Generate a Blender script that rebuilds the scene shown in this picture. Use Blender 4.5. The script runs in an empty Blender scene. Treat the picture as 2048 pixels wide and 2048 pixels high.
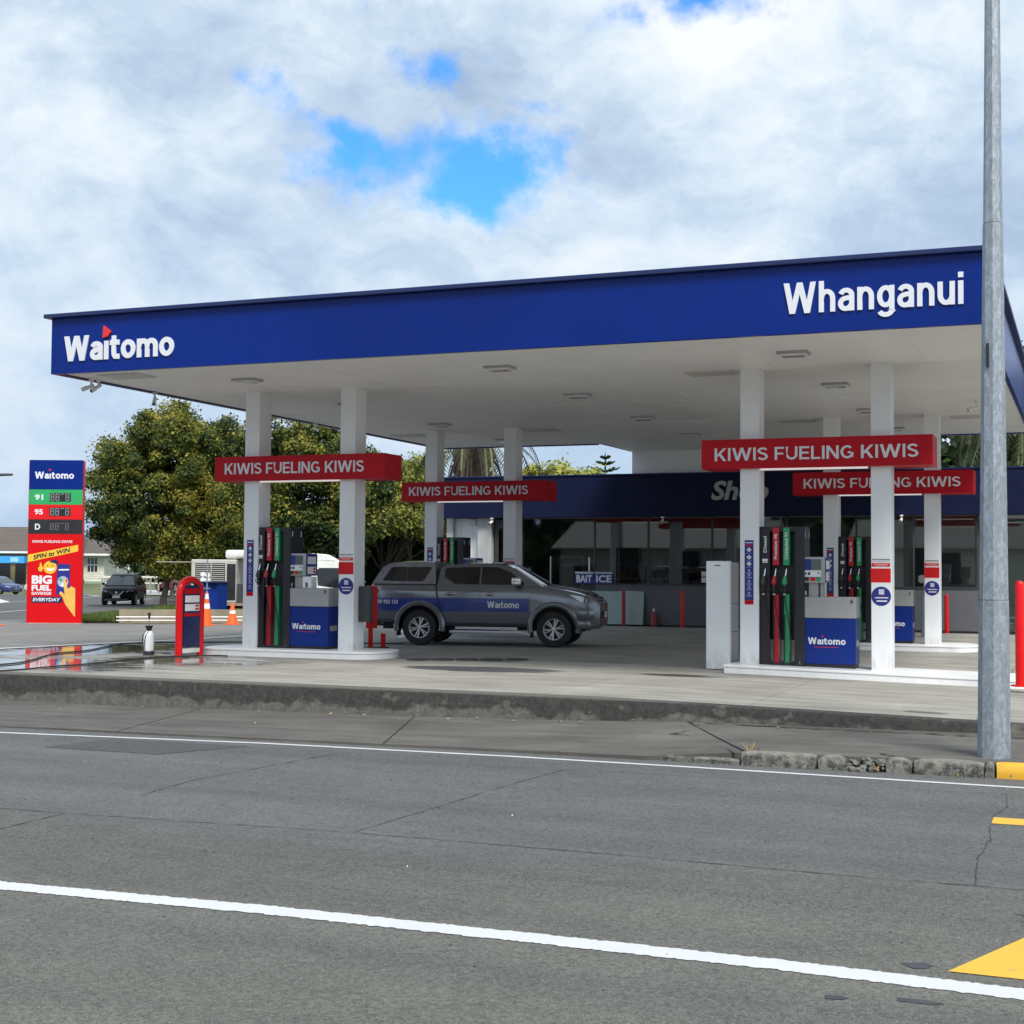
import bpy, bmesh, math, random
from mathutils import Vector, Matrix, noise as mnoise
random.seed(7)
R=math.radians
SC=bpy.context.scene
COL=SC.collection
# ---------------------------------------------------------------- camera
cam_d=bpy.data.cameras.new('camera'); cam=bpy.data.objects.new('camera',cam_d); COL.objects.link(cam)
FW=Vector((-0.37280433,0.92702636,0.04048533)); RT=Vector((0.92787281,0.37282491,0.00732326)); UP=Vector((0.00830508,-0.04029538,0.9991533))
cam.matrix_world=Matrix(((RT.x,UP.x,-FW.x,0),(RT.y,UP.y,-FW.y,0),(RT.z,UP.z,-FW.z,1.65),(0,0,0,1)))
cam_d.sensor_width=36; cam_d.lens=50.41; cam_d.clip_end=4000; cam_d.clip_start=.1
SC.camera=cam
SC.view_settings.view_transform='Standard'; SC.view_settings.look='None'
SC.view_settings.exposure=1.0; SC.view_settings.gamma=1
SC.render.engine='CYCLES'
SC.cycles.max_bounces=6; SC.cycles.diffuse_bounces=5; SC.cycles.transparent_max_bounces=8
# ---------------------------------------------------------------- node helper
class NT:
    def __init__(s,nt): s.t=nt; s.n=nt.nodes; s.l=nt.links
    def put(s,sock,v):
        if v is None: return
        if hasattr(v,'is_linked') or isinstance(v,bpy.types.NodeSocket): s.l.new(v,sock)
        else:
            if isinstance(v,(tuple,list)) and len(v)==3 and sock.type=='RGBA': v=(*v,1)
            sock.default_value=v
    def math(s,op,a,b=None,c=None,clamp=False):
        n=s.n.new('ShaderNodeMath'); n.operation=op; n.use_clamp=clamp
        s.put(n.inputs[0],a); s.put(n.inputs[1],b); s.put(n.inputs[2],c); return n.outputs[0]
    def vm(s,op,a,b=None):
        n=s.n.new('ShaderNodeVectorMath'); n.operation=op; s.put(n.inputs[0],a); s.put(n.inputs[1],b)
        return n.outputs['Value'] if op in('DOT_PRODUCT','LENGTH','DISTANCE') else n.outputs[0]
    def noise(s,vec,scale,detail=4,rough=.55,dist=0,col=False):
        n=s.n.new('ShaderNodeTexNoise'); s.put(n.inputs['Vector'],vec); n.inputs['Scale'].default_value=scale
        n.inputs['Detail'].default_value=detail; n.inputs['Roughness'].default_value=rough; n.inputs['Distortion'].default_value=dist
        return n.outputs['Color' if col else 'Fac']
    def vor(s,vec,scale,feature='F1'):
        n=s.n.new('ShaderNodeTexVoronoi'); s.put(n.inputs['Vector'],vec); n.inputs['Scale'].default_value=scale; n.feature=feature
        return n
    def mapr(s,v,a,b,c=0,d=1,smooth=False):
        n=s.n.new('ShaderNodeMapRange'); s.put(n.inputs[0],v)
        for i,x in enumerate((a,b,c,d)): n.inputs[i+1].default_value=x
        if smooth: n.interpolation_type='SMOOTHSTEP'
        return n.outputs[0]
    def mix(s,f,a,b):
        n=s.n.new('ShaderNodeMix'); n.data_type='RGBA'; s.put(n.inputs[0],f); s.put(n.inputs[6],a); s.put(n.inputs[7],b); return n.outputs[2]
    def mul(s,a,b,f=1.0):
        n=s.n.new('ShaderNodeMix'); n.data_type='RGBA'; n.blend_type='MULTIPLY'; s.put(n.inputs[0],f); s.put(n.inputs[6],a); s.put(n.inputs[7],b); return n.outputs[2]
    def ramp(s,f,stops):
        n=s.n.new('ShaderNodeValToRGB'); s.put(n.inputs[0],f); e=n.color_ramp.elements
        while len(e)<len(stops): e.new(.5)
        for el,(p,c) in zip(e,stops): el.position=p; el.color=(*c,1)
        return n.outputs[0]
    def scale(s,vec,v):
        return s.vm('MULTIPLY',vec,v)
    def bump(s,h,strength,dist=.01):
        n=s.n.new('ShaderNodeBump'); s.put(n.inputs['Height'],h); n.inputs['Strength'].default_value=strength; n.inputs['Distance'].default_value=dist
        return n.outputs[0]
    def obj(s):
        n=s.n.new('ShaderNodeTexCoord'); return n.outputs['Object']
    def sep(s,v):
        n=s.n.new('ShaderNodeSeparateXYZ'); s.put(n.inputs[0],v); return n.outputs
# ---------------------------------------------------------------- world
W=bpy.data.worlds.new('World'); SC.world=W; W.use_nodes=True
w=NT(W.node_tree); w.n.clear()
SUN_EL,SUN_AZ=R(52),R(118)      # azimuth measured from +X towards +Y is used for the lamp below
sun_dir=Vector((math.cos(SUN_EL)*math.cos(R(-48)),math.cos(SUN_EL)*math.sin(R(-48)),math.sin(SUN_EL)))
sky=w.n.new('ShaderNodeTexSky'); sky.sky_type='NISHITA'; sky.sun_disc=False; sky.sun_elevation=SUN_EL
sky.sun_rotation=math.atan2(sun_dir.x,sun_dir.y)
tc=w.n.new('ShaderNodeTexCoord').outputs['Generated']
nrm=w.vm('NORMALIZE',tc)
warp=w.vm('ADD',nrm,w.scale(w.vm('SUBTRACT',w.noise(nrm,9,6,.55,0,True),(.5,.5,.5)),(.07,.07,.07)))
x_=w.vm('DOT_PRODUCT',warp,tuple(RT)); y_=w.vm('DOT_PRODUCT',warp,tuple(UP)); z_=w.vm('DOT_PRODUCT',warp,tuple(FW))
u_=w.math('DIVIDE',x_,w.math('MAXIMUM',z_,.05)); v_=w.math('DIVIDE',y_,w.math('MAXIMUM',z_,.05))
front=w.mapr(z_,.2,.5)
def hole(px,py,rx,ry,rot=0,amp=1):
    a=(px-1024)/2867.6; b=(1024-py)/2867.6
    du=w.math('SUBTRACT',u_,a); dv=w.math('SUBTRACT',v_,b)
    c,s=math.cos(rot),math.sin(rot)
    p=w.math('ADD',w.math('MULTIPLY',du,c/rx*2867.6),w.math('MULTIPLY',dv,s/rx*2867.6))
    q=w.math('ADD',w.math('MULTIPLY',du,-s/ry*2867.6),w.math('MULTIPLY',dv,c/ry*2867.6))
    d=w.math('SQRT',w.math('ADD',w.math('MULTIPLY',p,p),w.math('MULTIPLY',q,q)))
    return w.math('MULTIPLY',w.mapr(d,1.5,.2,0,1),amp)
hs=[hole(880,340,290,98,-.16,1.12),hole(670,275,200,48,-.45,.85),hole(880,135,110,65,-.3,.62),hole(1040,125,110,60,0,.55),hole(1430,-5,180,65,.1,.85),hole(1230,40,80,60,.3,.62),hole(1180,360,140,26,-.3,.5),hole(1080,225,90,26,-.2,.35)]
tot=hs[0]
for h in hs[1:]: tot=w.math('MAXIMUM',tot,h)
tot=w.math('MULTIPLY',tot,front)
# same broken cloud everywhere else
st=w.scale(nrm,(1,1,2.4))
gen=w.noise(w.vm('ADD',st,(3.1,0.4,1.7)),1.9,7,.55,.3)
behind=w.math('SUBTRACT',1,front)
gap=w.math('MULTIPLY',w.mapr(gen,.60,.72),behind)
open_=w.math('MAXIMUM',tot,gap,clamp=True)
wisp=w.noise(nrm,20,9,.60)
open_=w.mapr(w.math('SUBTRACT',open_,w.math('MULTIPLY',w.math('SUBTRACT',wisp,.5),2.1)),.30,1.05,0,1,True)
big=w.noise(w.vm('ADD',w.scale(warp,(1,1,1.7)),(.9,2.3,.2)),6.5,10,.60,.1)
big2=w.noise(w.vm('ADD',w.scale(warp,(1,1,3)),(5,1,0)),1.7,3,.5)
shade=w.math('ADD',w.math('MULTIPLY',big,.72),w.math('MULTIPLY',big2,.28))
ccol=w.ramp(shade,[(.37,(.40,.52,.69)),(.44,(.50,.63,.80)),(.50,(.62,.75,.89)),(.56,(.78,.88,.97)),(.63,(.93,.97,1.0))])
# a denser grey-blue sheet low on the horizon
zz=w.sep(nrm)[2]
ccol=w.mix(w.mapr(zz,.30,.02,0,.55),ccol,(.46,.62,.84))
skycol=w.mul(sky.outputs[0],(.32,.82,1.32))
b1=w.n.new('ShaderNodeBackground'); w.put(b1.inputs[0],skycol); b1.inputs[1].default_value=.10
b2=w.n.new('ShaderNodeBackground'); w.put(b2.inputs[0],ccol); b2.inputs[1].default_value=.515
mx=w.n.new('ShaderNodeMixShader'); w.put(mx.inputs[0],open_); w.l.new(b2.outputs[0],mx.inputs[1]); w.l.new(b1.outputs[0],mx.inputs[2])
wo=w.n.new('ShaderNodeOutputWorld'); w.l.new(mx.outputs[0],wo.inputs[0])
# ---------------------------------------------------------------- sun
sd=bpy.data.lights.new('sun','SUN'); sd.energy=2.3; sd.angle=R(22); sd.color=(1,.95,.88)
sun=bpy.data.objects.new('sun',sd); COL.objects.link(sun); sun.rotation_euler=sun_dir.to_track_quat('Z','Y').to_euler()
# ---------------------------------------------------------------- materials
MATS={}
def pm(name,col,rough=.5,metal=0,var=.08,vscale=3,bump=0,bscale=60,coat=0,dirt=0,emit=0,spec=.5):
    if name in MATS: return MATS[name]
    m=bpy.data.materials.new(name); m.use_nodes=True; t=NT(m.node_tree); b=t.n['Principled BSDF']
    o=t.obj()
    f=t.noise(o,vscale,5)
    c=t.mix(t.mapr(f,.3,.7),tuple(x*(1-var) for x in col),tuple(min(1,x*(1+var)) for x in col))
    if dirt:
        d=t.noise(t.scale(o,(1,1,.25)),5,6,.6)
        c=t.mix(t.mapr(d,.5,.8,0,dirt),c,tuple(x*.45 for x in col))
    t.put(b.inputs['Base Color'],c); b.inputs['Metallic'].default_value=metal
    t.put(b.inputs['Roughness'],t.mapr(t.noise(o,vscale*.7,2),.3,.7,max(.02,rough*.88),min(1,rough*1.12)))
    b.inputs['Specular IOR Level'].default_value=spec
    if coat: b.inputs['Coat Weight'].default_value=coat; b.inputs['Coat Roughness'].default_value=.06
    if emit:
        b.inputs['Emission Color'].default_value=(*col,1); b.inputs['Emission Strength'].default_value=emit
    if bump: t.put(b.inputs['Normal'],t.bump(t.noise(o,bscale,4),bump,.004))
    MATS[name]=m; return m
def custom(name):
    m=bpy.data.materials.new(name); m.use_nodes=True; MATS[name]=m; t=NT(m.node_tree); return m,t,t.n['Principled BSDF']
def _foot(m,z0=.12,h=.35,amt=.45):
    t=NT(m.node_tree); b=t.n['Principled BSDF']; src=b.inputs['Base Color'].links[0].from_socket; o=t.obj(); z=t.sep(o)[2]
    n=t.noise(t.scale(o,(1,1,.4)),9,5,.65); f=t.math('MULTIPLY',t.mapr(z,z0,z0+h,amt,0,True),t.mapr(n,.35,.65))
    t.put(b.inputs['Base Color'],t.mix(f,src,(.22,.19,.15)))
M_white=pm('white_paint',(.84,.86,.88),.32,var=.025,vscale=1.2,dirt=.08)
M_soffit=pm('soffit_paint',(.90,.89,.88),.5,var=.03,vscale=.8,dirt=.04)
M_blue=pm('fascia_blue',(.002,.020,.185),.26,var=.16,vscale=.22,spec=.2,dirt=.10)  # broad light and dark drift in the colour imitates soft fascia reflections
M_flash=pm('flashing_navy',(.010,.022,.10),.3)
M_navy=pm('navy',(.010,.018,.085),.35)
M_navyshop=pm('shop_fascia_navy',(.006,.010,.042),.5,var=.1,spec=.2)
M_red=pm('sign_red',(.47,.006,.016),.45,var=.04,spec=.2)
M_redpaint=pm('red_paint',(.66,.006,.008),.3,var=.05,coat=.2,spec=.3)
M_letter=pm('letter_white',(.72,.74,.79),.4,var=.02)
M_lred=pm('letter_red',(.7,.03,.03),.4)
M_black=pm('black_plastic',(.018,.018,.022),.45,var=.15)
M_dgrey=pm('dark_grey_plastic',(.05,.05,.055),.5,var=.15)
_foot(M_white)
M_silver=pm('silver_panel',(.40,.40,.40),.38,.25,var=.05)
M_grey=pm('grey_plastic',(.33,.34,.35),.45)
M_dblue=pm('dispenser_blue',(.006,.028,.21),.4,var=.05,spec=.25)
M_dred=pm('dispenser_red',(.50,.015,.03),.35)
M_green=pm('dispenser_green',(.03,.33,.13),.35)
M_rubber=pm('rubber',(.022,.022,.024),.75,bump=.4,bscale=90)
M_alloy=pm('alloy',(.62,.63,.65),.30,.45,var=.06)
M_chrome=pm('chrome',(.82,.83,.85),.12,.85,var=.02)
M_truck=pm('truck_grey',(.175,.19,.215),.22,.5,var=.04,coat=1)
M_band=pm('vehicle_blue_wrap',(.012,.040,.25),.3,var=.04,coat=.5)
M_glass=pm('tinted_glass',(.012,.013,.015),.05,var=.05,spec=.7)
M_glass2=pm('windscreen_glass',(.05,.06,.065),.04,var=.05,spec=.9)
M_lamp=pm('lamp_lens',(.55,.57,.60),.1,.3)
M_tail=pm('tail_lens',(.45,.01,.01),.15)
M_orange=pm('cone_orange',(.85,.13,.02),.5)
M_refl=pm('reflective_white',(.75,.75,.75),.4)
M_yellow=pm('yellow',(.80,.50,.04),.5)
M_skin=pm('print_gold',(.75,.45,.10),.5)
M_galv=None
M_bark=pm('bark',(.07,.055,.042),.9,var=.35,vscale=6,bump=.8,bscale=12)
M_cream=pm('weatherboard_cream',(.72,.71,.60),.6)
M_timber=pm('weathered_timber',(.32,.30,.26),.8,var=.2,vscale=8)
M_rust=pm('rusty_steel',(.30,.22,.15),.7,var=.3,vscale=10)
M_steelpost=pm('galvanised_tube',(.35,.40,.46),.4,.6)
M_lowwall=pm('low_wall_concrete',(.27,.235,.17),.9,var=.25,vscale=2,bump=.4,bscale=20)
M_pwhite=pm('print_white',(.8,.8,.8),.45,var=.02)
M_pred=pm('print_red',(.68,.012,.015),.45,var=.04,spec=.2)
M_pnavy=pm('print_navy',(.02,.03,.22),.35)
M_ltblue=pm('awning_blue',(.05,.36,.80),.5)
M_brown=pm('roof_tile_brown',(.17,.17,.165),.8,var=.2)
def paint(name,col,wear=.35,ws=30):
    m,t,b=custom(name); o=t.obj()
    n1=t.noise(o,ws,6,.7); n2=t.noise(o,3,4)
    f=t.math('MULTIPLY',t.mapr(n1,.60,.68),t.mapr(n2,.35,.7,.2,1))
    c=t.mix(t.math('MULTIPLY',f,wear*2,clamp=True),t.mix(t.mapr(n2,.3,.7),tuple(x*.92 for x in col),col),(.13,.13,.125))
    t.put(b.inputs['Base Color'],c); b.inputs['Roughness'].default_value=.6
    t.put(b.inputs['Normal'],t.bump(t.noise(o,160,3),.5,.004)); return m
M_line=paint('road_paint_white',(.56,.575,.59),.35)
M_yline=paint('road_paint_yellow',(.66,.40,.04),.4,14)
def asphalt(name,c1,c2,c3):
    m,t,b=custom(name); o=t.obj()
    big=t.noise(t.scale(o,(.35,1,1)),.55,4,.5); fine=t.noise(o,95,3,.7); fine2=t.noise(o,34,4,.65)
    vo=t.vor(o,75); sp=t.mapr(vo.outputs['Distance'],.0,.45)
    yy=t.sep(o)[1]
    lane=t.mapr(t.math('ADD',yy,t.mapr(big,.3,.7,-.5,.5)),8.4,9.9,0,1,True)
    base=t.mix(lane,c1,c2)
    base=t.mix(t.mapr(big,.35,.7,0,.35),base,c3)
    track=t.noise(t.scale(o,(.10,1.3,1)),1.0,4)
    base=t.mul(base,t.mix(t.mapr(track,.35,.68),(.80,.80,.81),(1.12,1.12,1.10)))
    bl=t.noise(o,1.7,5,.6); base=t.mul(base,t.mix(t.mapr(bl,.3,.7),(.90,.90,.90),(1.08,1.08,1.07)))
    g=t.mapr(t.math('ADD',t.math('MULTIPLY',fine,.55),t.math('MULTIPLY',fine2,.45)),.38,.62,.50,1.55)
    n=t.n.new('ShaderNodeCombineColor'); 
    for i in range(3): t.l.new(g,n.inputs[i])
    base=t.mul(base,n.outputs[0])
    chip=t.mapr(t.noise(o,70,2,.5),.64,.70)
    base=t.mix(t.math('MULTIPLY',chip,.5),base,(.34,.34,.32))
    t.put(b.inputs['Base Color'],base); b.inputs['Roughness'].default_value=.82
    t.put(b.inputs['Normal'],t.bump(t.math('ADD',t.math('MULTIPLY',sp,.6),fine),.8,.014)); return m
M_asph=asphalt('asphalt',(.116,.117,.103),(.101,.103,.106),(.122,.122,.114))
M_asph2=asphalt('side_asphalt',(.085,.085,.087),(.088,.09,.093),(.105,.105,.105))
M_patch=pm('asphalt_patch_dark',(.058,.060,.063),.85,var=.25,vscale=20,bump=.5,bscale=90)
M_crack=pm('crack_dark',(.040,.039,.037),.95,var=.3)
M_oil=pm('oil_stain',(.045,.048,.058),.55,var=.2,vscale=20)
def blobs(t,o,lst,noise_amt=.5,ns=1.6):
    s=t.sep(o); nz=t.noise(t.scale(o,(.5,1.9,1)),ns,7,.68); out=None
    for (cx,cy,rx,ry) in lst:
        a=t.math('DIVIDE',t.math('SUBTRACT',s[0],cx),rx); b=t.math('DIVIDE',t.math('SUBTRACT',s[1],cy),ry)
        d=t.math('SQRT',t.math('ADD',t.math('MULTIPLY',a,a),t.math('MULTIPLY',b,b)))
        v=t.math('SUBTRACT',1,d); out=v if out is None else t.math('MAXIMUM',out,v)
    return t.math('ADD',out,t.math('MULTIPLY',t.math('SUBTRACT',nz,.5),noise_amt*4))
def concrete(name,c1,c2,wet=True,mould=0):
    m,t,b=custom(name); o=t.obj()
    n1=t.noise(o,.8,6,.62); n2=t.noise(t.scale(o,(.25,1.6,1)),2.2,6,.6); n3=t.noise(o,55,4,.7)
    c=t.mix(t.mapr(n1,.32,.68),c1,c2)
    c=t.mul(c,t.mix(t.mapr(n2,.35,.65),(.80,.79,.78),(1.12,1.12,1.10)))
    c=t.mul(c,t.mix(t.mapr(n3,.3,.7),(.86,.86,.86),(1.12,1.12,1.12)))
    sp=t.mapr(t.noise(o,9,3,.5),.66,.72,0,.35); c=t.mix(sp,c,tuple(x*.45 for x in c1))
    r=.85
    if wet:
        wm=blobs(t,o,[(-16.6,19.6,2.6,1.9),(-18.4,23.5,1.8,3.0),(-15.0,21.6,2.2,1.4)],.60)
        pd=blobs(t,o,[(-11.3,24.0,.75,.16),(-10.2,24.05,.75,.15),(-9.4,22.0,1.5,.62),(-8.3,24.75,.8,.12),(-6.0,22.25,.75,.28),(-1.9,18.55,.30,.10)],.22,3.0)
        damp=t.mapr(wm,-.25,.35,0,.75,True); pud=t.mapr(wm,.05,.30,0,1,True); damp2=t.mapr(pd,-.02,.14,0,1,True); 
        allp=t.math('MAXIMUM',damp,damp2)
        c=t.mix(allp,c,t.mul(c,(.34,.34,.36)))
        rr=t.mapr(pud,0,1,.85,.05)
        rr=t.math('MINIMUM',rr,t.mapr(damp2,0,1,.85,.30))
        t.put(b.inputs['Roughness'],rr)
        h=t.math('MULTIPLY',t.math('ADD',n3,t.math('MULTIPLY',n1,.5)),t.math('SUBTRACT',1,pud))
        t.put(b.inputs['Normal'],t.bump(h,.35,.006))
    else:
        b.inputs['Roughness'].default_value=r; t.put(b.inputs['Normal'],t.bump(n3,.5,.008))
    t.put(b.inputs['Base Color'],c); return m
M_conc=concrete('forecourt_concrete',(.235,.23,.207),(.325,.318,.29))
M_path=concrete('footpath_concrete',(.070,.067,.062),(.125,.12,.11),False)
M_yard=concrete('yard_asphalt',(.15,.15,.146),(.20,.197,.19))
def wallmat():
    m,t,b=custom('stained_wall'); o=t.obj(); z=t.sep(o)[2]; xx=t.sep(o)[0]
    n=t.noise(t.scale(o,(1,1,2)),1.1,6,.62); n2=t.noise(o,14,6,.7); drip=t.noise(t.scale(o,(2.2,2.2,.6)),1.6,5)
    lvl=t.math('ADD',z,t.mapr(n,.3,.7,-.17,.17))
    lvl=t.math('ADD',lvl,t.mapr(drip,.3,.7,-.05,.05))
    f=t.mapr(lvl,-.29,-.20,0,1,True)
    low=t.mix(t.mapr(n2,.35,.65),(.080,.077,.068),(.150,.145,.128))
    up=t.mix(t.mapr(n2,.4,.7),(.030,.029,.028),(.062,.060,.056))
    c=t.mix(f,low,up)
    patch=t.mapr(t.noise(o,5,4,.6),.62,.66,0,.8); c=t.mix(patch,c,(.105,.10,.09))
    lip=t.mapr(z,-.03,-.012); c=t.mix(t.math('MULTIPLY',lip,.5),c,(.16,.155,.14))
    t.put(b.inputs['Base Color'],c); b.inputs['Roughness'].default_value=.9
    t.put(b.inputs['Normal'],t.bump(t.math('ADD',n2,n),.6,.02)); return m
M_wall=wallmat()
def kerbmat():
    m,t,b=custom('mossy_kerb'); o=t.obj(); n=t.noise(o,9,6,.7); n2=t.noise(o,45,5,.7); z=t.sep(o)[2]
    c=t.mix(t.mapr(n,.42,.58),(.045,.044,.040),(.17,.17,.15)); c=t.mix(t.mapr(n2,.60,.66,0,.7),c,(.42,.42,.38))
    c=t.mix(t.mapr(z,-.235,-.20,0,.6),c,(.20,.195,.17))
    t.put(b.inputs['Base Color'],c); b.inputs['Roughness'].default_value=.9; t.put(b.inputs['Normal'],t.bump(n,.7,.02)); return m
M_kerb=kerbmat()
M_kerby=paint('yellow_kerb_paint',(.66,.36,.02),1.0,9)
def galvmat():
    m,t,b=custom('galvanised_pole'); o=t.obj()
    v=t.vor(t.vm('ADD',t.scale(o,(1,1,.45)),t.scale(t.noise(o,22,3,.6,0,True),(.05,.05,.05))),34); n=t.noise(t.scale(o,(1,1,.35)),16,5,.7,1.5)
    c=t.mix(v.outputs['Color'],(.24,.28,.32),(.42,.47,.53)); c=t.mix(t.mapr(n,.48,.55,0,.7),c,(.22,.25,.28)); c=t.mix(t.mapr(n,.60,.65,0,.6),c,(.52,.57,.62))
    t.put(b.inputs['Base Color'],c); b.inputs['Metallic'].default_value=.35; b.inputs['Roughness'].default_value=.5
    t.put(b.inputs['Normal'],t.bump(n,.25,.004)); return m
M_galv=galvmat()
def foliage(name,stops,trans=.25):
    m,t,b=custom(name)
    a=t.n.new('ShaderNodeAttribute'); a.attribute_name='tone'
    c=t.ramp(a.outputs['Fac'],stops)
    t.put(b.inputs['Base Color'],c); b.inputs['Roughness'].default_value=.6; b.inputs['Specular IOR Level'].default_value=.25
    tr=t.n.new('ShaderNodeBsdfTranslucent'); t.put(tr.inputs[0],c); ms=t.n.new('ShaderNodeMixShader'); ms.inputs[0].default_value=trans
    out=t.n['Material Output']; t.l.new(b.outputs[0],ms.inputs[1]); t.l.new(tr.outputs[0],ms.inputs[2]); t.l.new(ms.outputs[0],out.inputs[0]); return m
M_leafA=foliage('leaf_autumn',[(0,(.018,.038,.012)),(.34,(.045,.078,.020)),(.58,(.13,.15,.028)),(.82,(.30,.27,.04)),(1,(.40,.31,.06))])
M_leafB=foliage('leaf_green',[(0,(.016,.032,.012)),(.4,(.040,.075,.020)),(.75,(.085,.125,.035)),(1,(.14,.16,.045))])
M_leafC=foliage('leaf_yellow_green',[(0,(.06,.085,.02)),(.4,(.19,.22,.045)),(.75,(.36,.37,.08)),(1,(.45,.40,.10))])
M_purple=foliage('leaf_purple',[(0,(.03,.018,.018)),(.6,(.07,.035,.035)),(1,(.11,.05,.05))])
M_frond=foliage('palm_frond',[(0,(.03,.045,.018)),(.5,(.08,.105,.04)),(1,(.20,.20,.10))])
M_dead=pm('dead_frond',(.085,.062,.045),.9,var=.4,vscale=6)
M_grass=foliage('grass',[(0,(.04,.07,.015)),(.5,(.09,.15,.03)),(1,(.20,.20,.08))])
M_dry=pm('dry_grass',(.42,.30,.14),.8)
def glassmat():
    m,t,b=custom('shop_glass'); 
    tr=t.n.new('ShaderNodeBsdfTransparent'); tr.inputs[0].default_value=(.62,.66,.66,1)
    gl=t.n.new('ShaderNodeBsdfGlossy'); gl.inputs['Roughness'].default_value=.02; gl.inputs[0].default_value=(1,1,1,1)
    fr=t.n.new('ShaderNodeFresnel'); fr.inputs[0].default_value=1.55
    ms=t.n.new('ShaderNodeMixShader'); t.put(ms.inputs[0],t.math('MULTIPLY',fr.outputs[0],2.3,clamp=True)); t.l.new(tr.outputs[0],ms.inputs[1]); t.l.new(gl.outputs[0],ms.inputs[2])
    t.l.new(ms.outputs[0],t.n['Material Output'].inputs[0]); return m
M_sglass=glassmat()
# ---------------------------------------------------------------- mesh helpers
def wmx(o):
    return (wmx(o.parent)@o.matrix_parent_inverse@o.matrix_basis) if o.parent else o.matrix_basis.copy()
def link_mesh(name,me,mats,parent=None,**tags):
    if not isinstance(mats,(list,tuple)): mats=[mats]
    if not me.materials:
        for m in mats: me.materials.append(m)
    o=bpy.data.objects.new(name,me); COL.objects.link(o)
    if parent is not None:
        o.parent=parent; o.matrix_parent_inverse=wmx(parent).inverted()
    for k,v in tags.items():
        if v: o[k]=v
    return o
def fin(name,bm,mats,parent=None,smooth=False,angle=35,**tags):
    me=bpy.data.meshes.new(name); bmesh.ops.recalc_face_normals(bm,faces=bm.faces[:]) if not tags.pop('keepn',False) else None
    bm.to_mesh(me); bm.free()
    if smooth:
        me.polygons.foreach_set('use_smooth',[True]*len(me.polygons)); me.set_sharp_from_angle(angle=R(angle))
    return link_mesh(name,me,mats,parent,**tags)
def empty(name,loc,label,cat,group=None,rotz=0):
    o=bpy.data.objects.new(name,None); COL.objects.link(o); o.location=loc; o.rotation_euler=(0,0,rotz); o.empty_display_size=.2
    o['label']=label; o['category']=cat
    if group:o['group']=group
    return o
def B(): return bmesh.new()
def box(bm,x0,x1,y0,y1,z0,z1,bev=0,mi=0,seg=1):
    vs=[bm.verts.new(p) for p in ((x0,y0,z0),(x1,y0,z0),(x1,y1,z0),(x0,y1,z0),(x0,y0,z1),(x1,y0,z1),(x1,y1,z1),(x0,y1,z1))]
    fs=[bm.faces.new([vs[i] for i in q]) for q in ((3,2,1,0),(4,5,6,7),(0,1,5,4),(1,2,6,5),(2,3,7,6),(3,0,4,7))]
    for f in fs:f.material_index=mi
    if bev:
        es=list({e for f in fs for e in f.edges}); r=bmesh.ops.bevel(bm,geom=es,offset=bev,segments=seg,affect='EDGES',profile=.6)
        for f in r['faces']: f.material_index=mi
    return vs
def quad(bm,pts,mi=0):
    f=bm.faces.new([bm.verts.new(p) for p in pts]); f.material_index=mi; return f
def tube(bm,pts,rad,n=10,mi=0,cap=True,close=False):
    pts=[Vector(p) for p in pts]; rs=rad if isinstance(rad,(list,tuple)) else [rad]*len(pts); rings=[]
    prev=None
    for i,p in enumerate(pts):
        if close: d=(pts[(i+1)%len(pts)]-pts[i-1])
        else: d=(pts[min(i+1,len(pts)-1)]-pts[max(i-1,0)])
        d.normalize()
        if prev is None:
            a=Vector((0,0,1)) if abs(d.z)<.9 else Vector((1,0,0)); u=d.cross(a).normalized()
        else: u=(prev-d*prev.dot(d)).normalized()
        prev=u; v=d.cross(u)
        rings.append([bm.verts.new(p+(u*math.cos(2*math.pi*k/n)+v*math.sin(2*math.pi*k/n))*rs[i]) for k in range(n)])
    m=len(rings)
    for i in range(m if close else m-1):
        a,b=rings[i],rings[(i+1)%m]
        for k in range(n):
            f=bm.faces.new((a[k],a[(k+1)%n],b[(k+1)%n],b[k])); f.material_index=mi
    if cap and not close:
        f=bm.faces.new(rings[0][::-1]); f.material_index=mi; f=bm.faces.new(rings[-1]); f.material_index=mi
def lathe(bm,prof,c=(0,0,0),n=24,axis='z',mi=0,cap=True):
    c=Vector(c); rings=[]
    for r,h in prof:
        ring=[]
        for k in range(n):
            a=2*math.pi*k/n; x,y=r*math.cos(a),r*math.sin(a)
            p={'z':(x,y,h),'y':(x,h,y),'x':(h,x,y)}[axis]; ring.append(bm.verts.new(c+Vector(p)))
        rings.append(ring)
    for a,b in zip(rings,rings[1:]):
        for k in range(n):
            f=bm.faces.new((a[k],a[(k+1)%n],b[(k+1)%n],b[k])); f.material_index=mi
    if cap:
        for ring in (rings[0],rings[-1]):
            try: f=bm.faces.new(ring); f.material_index=mi
            except ValueError: pass
def extr(bm,pts,vec,mi=0,bev=0):
    a=[bm.verts.new(p) for p in pts]; v=Vector(vec); b=[bm.verts.new(Vector(p)+v) for p in pts]; n=len(a)
    fs=[bm.faces.new(a[::-1]),bm.faces.new(b)]+[bm.faces.new((a[i],a[(i+1)%n],b[(i+1)%n],b[i])) for i in range(n)]
    for f in fs:f.material_index=mi
    if bev:
        es=list({e for f in fs for e in f.edges}); r=bmesh.ops.bevel(bm,geom=es,offset=bev,segments=1,affect='EDGES')
        for f in r['faces']: f.material_index=mi
def one(name,fn,mats,parent=None,smooth=False,angle=35,**tags):
    bm=B(); fn(bm); return fin(name,bm,mats,parent,smooth,angle,**tags)
def bxo(name,c,mat,parent,bev=0,smooth=False,**tags):
    bm=B(); box(bm,*c,bev=bev); return fin(name,bm,mat,parent,smooth,**tags)
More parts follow.
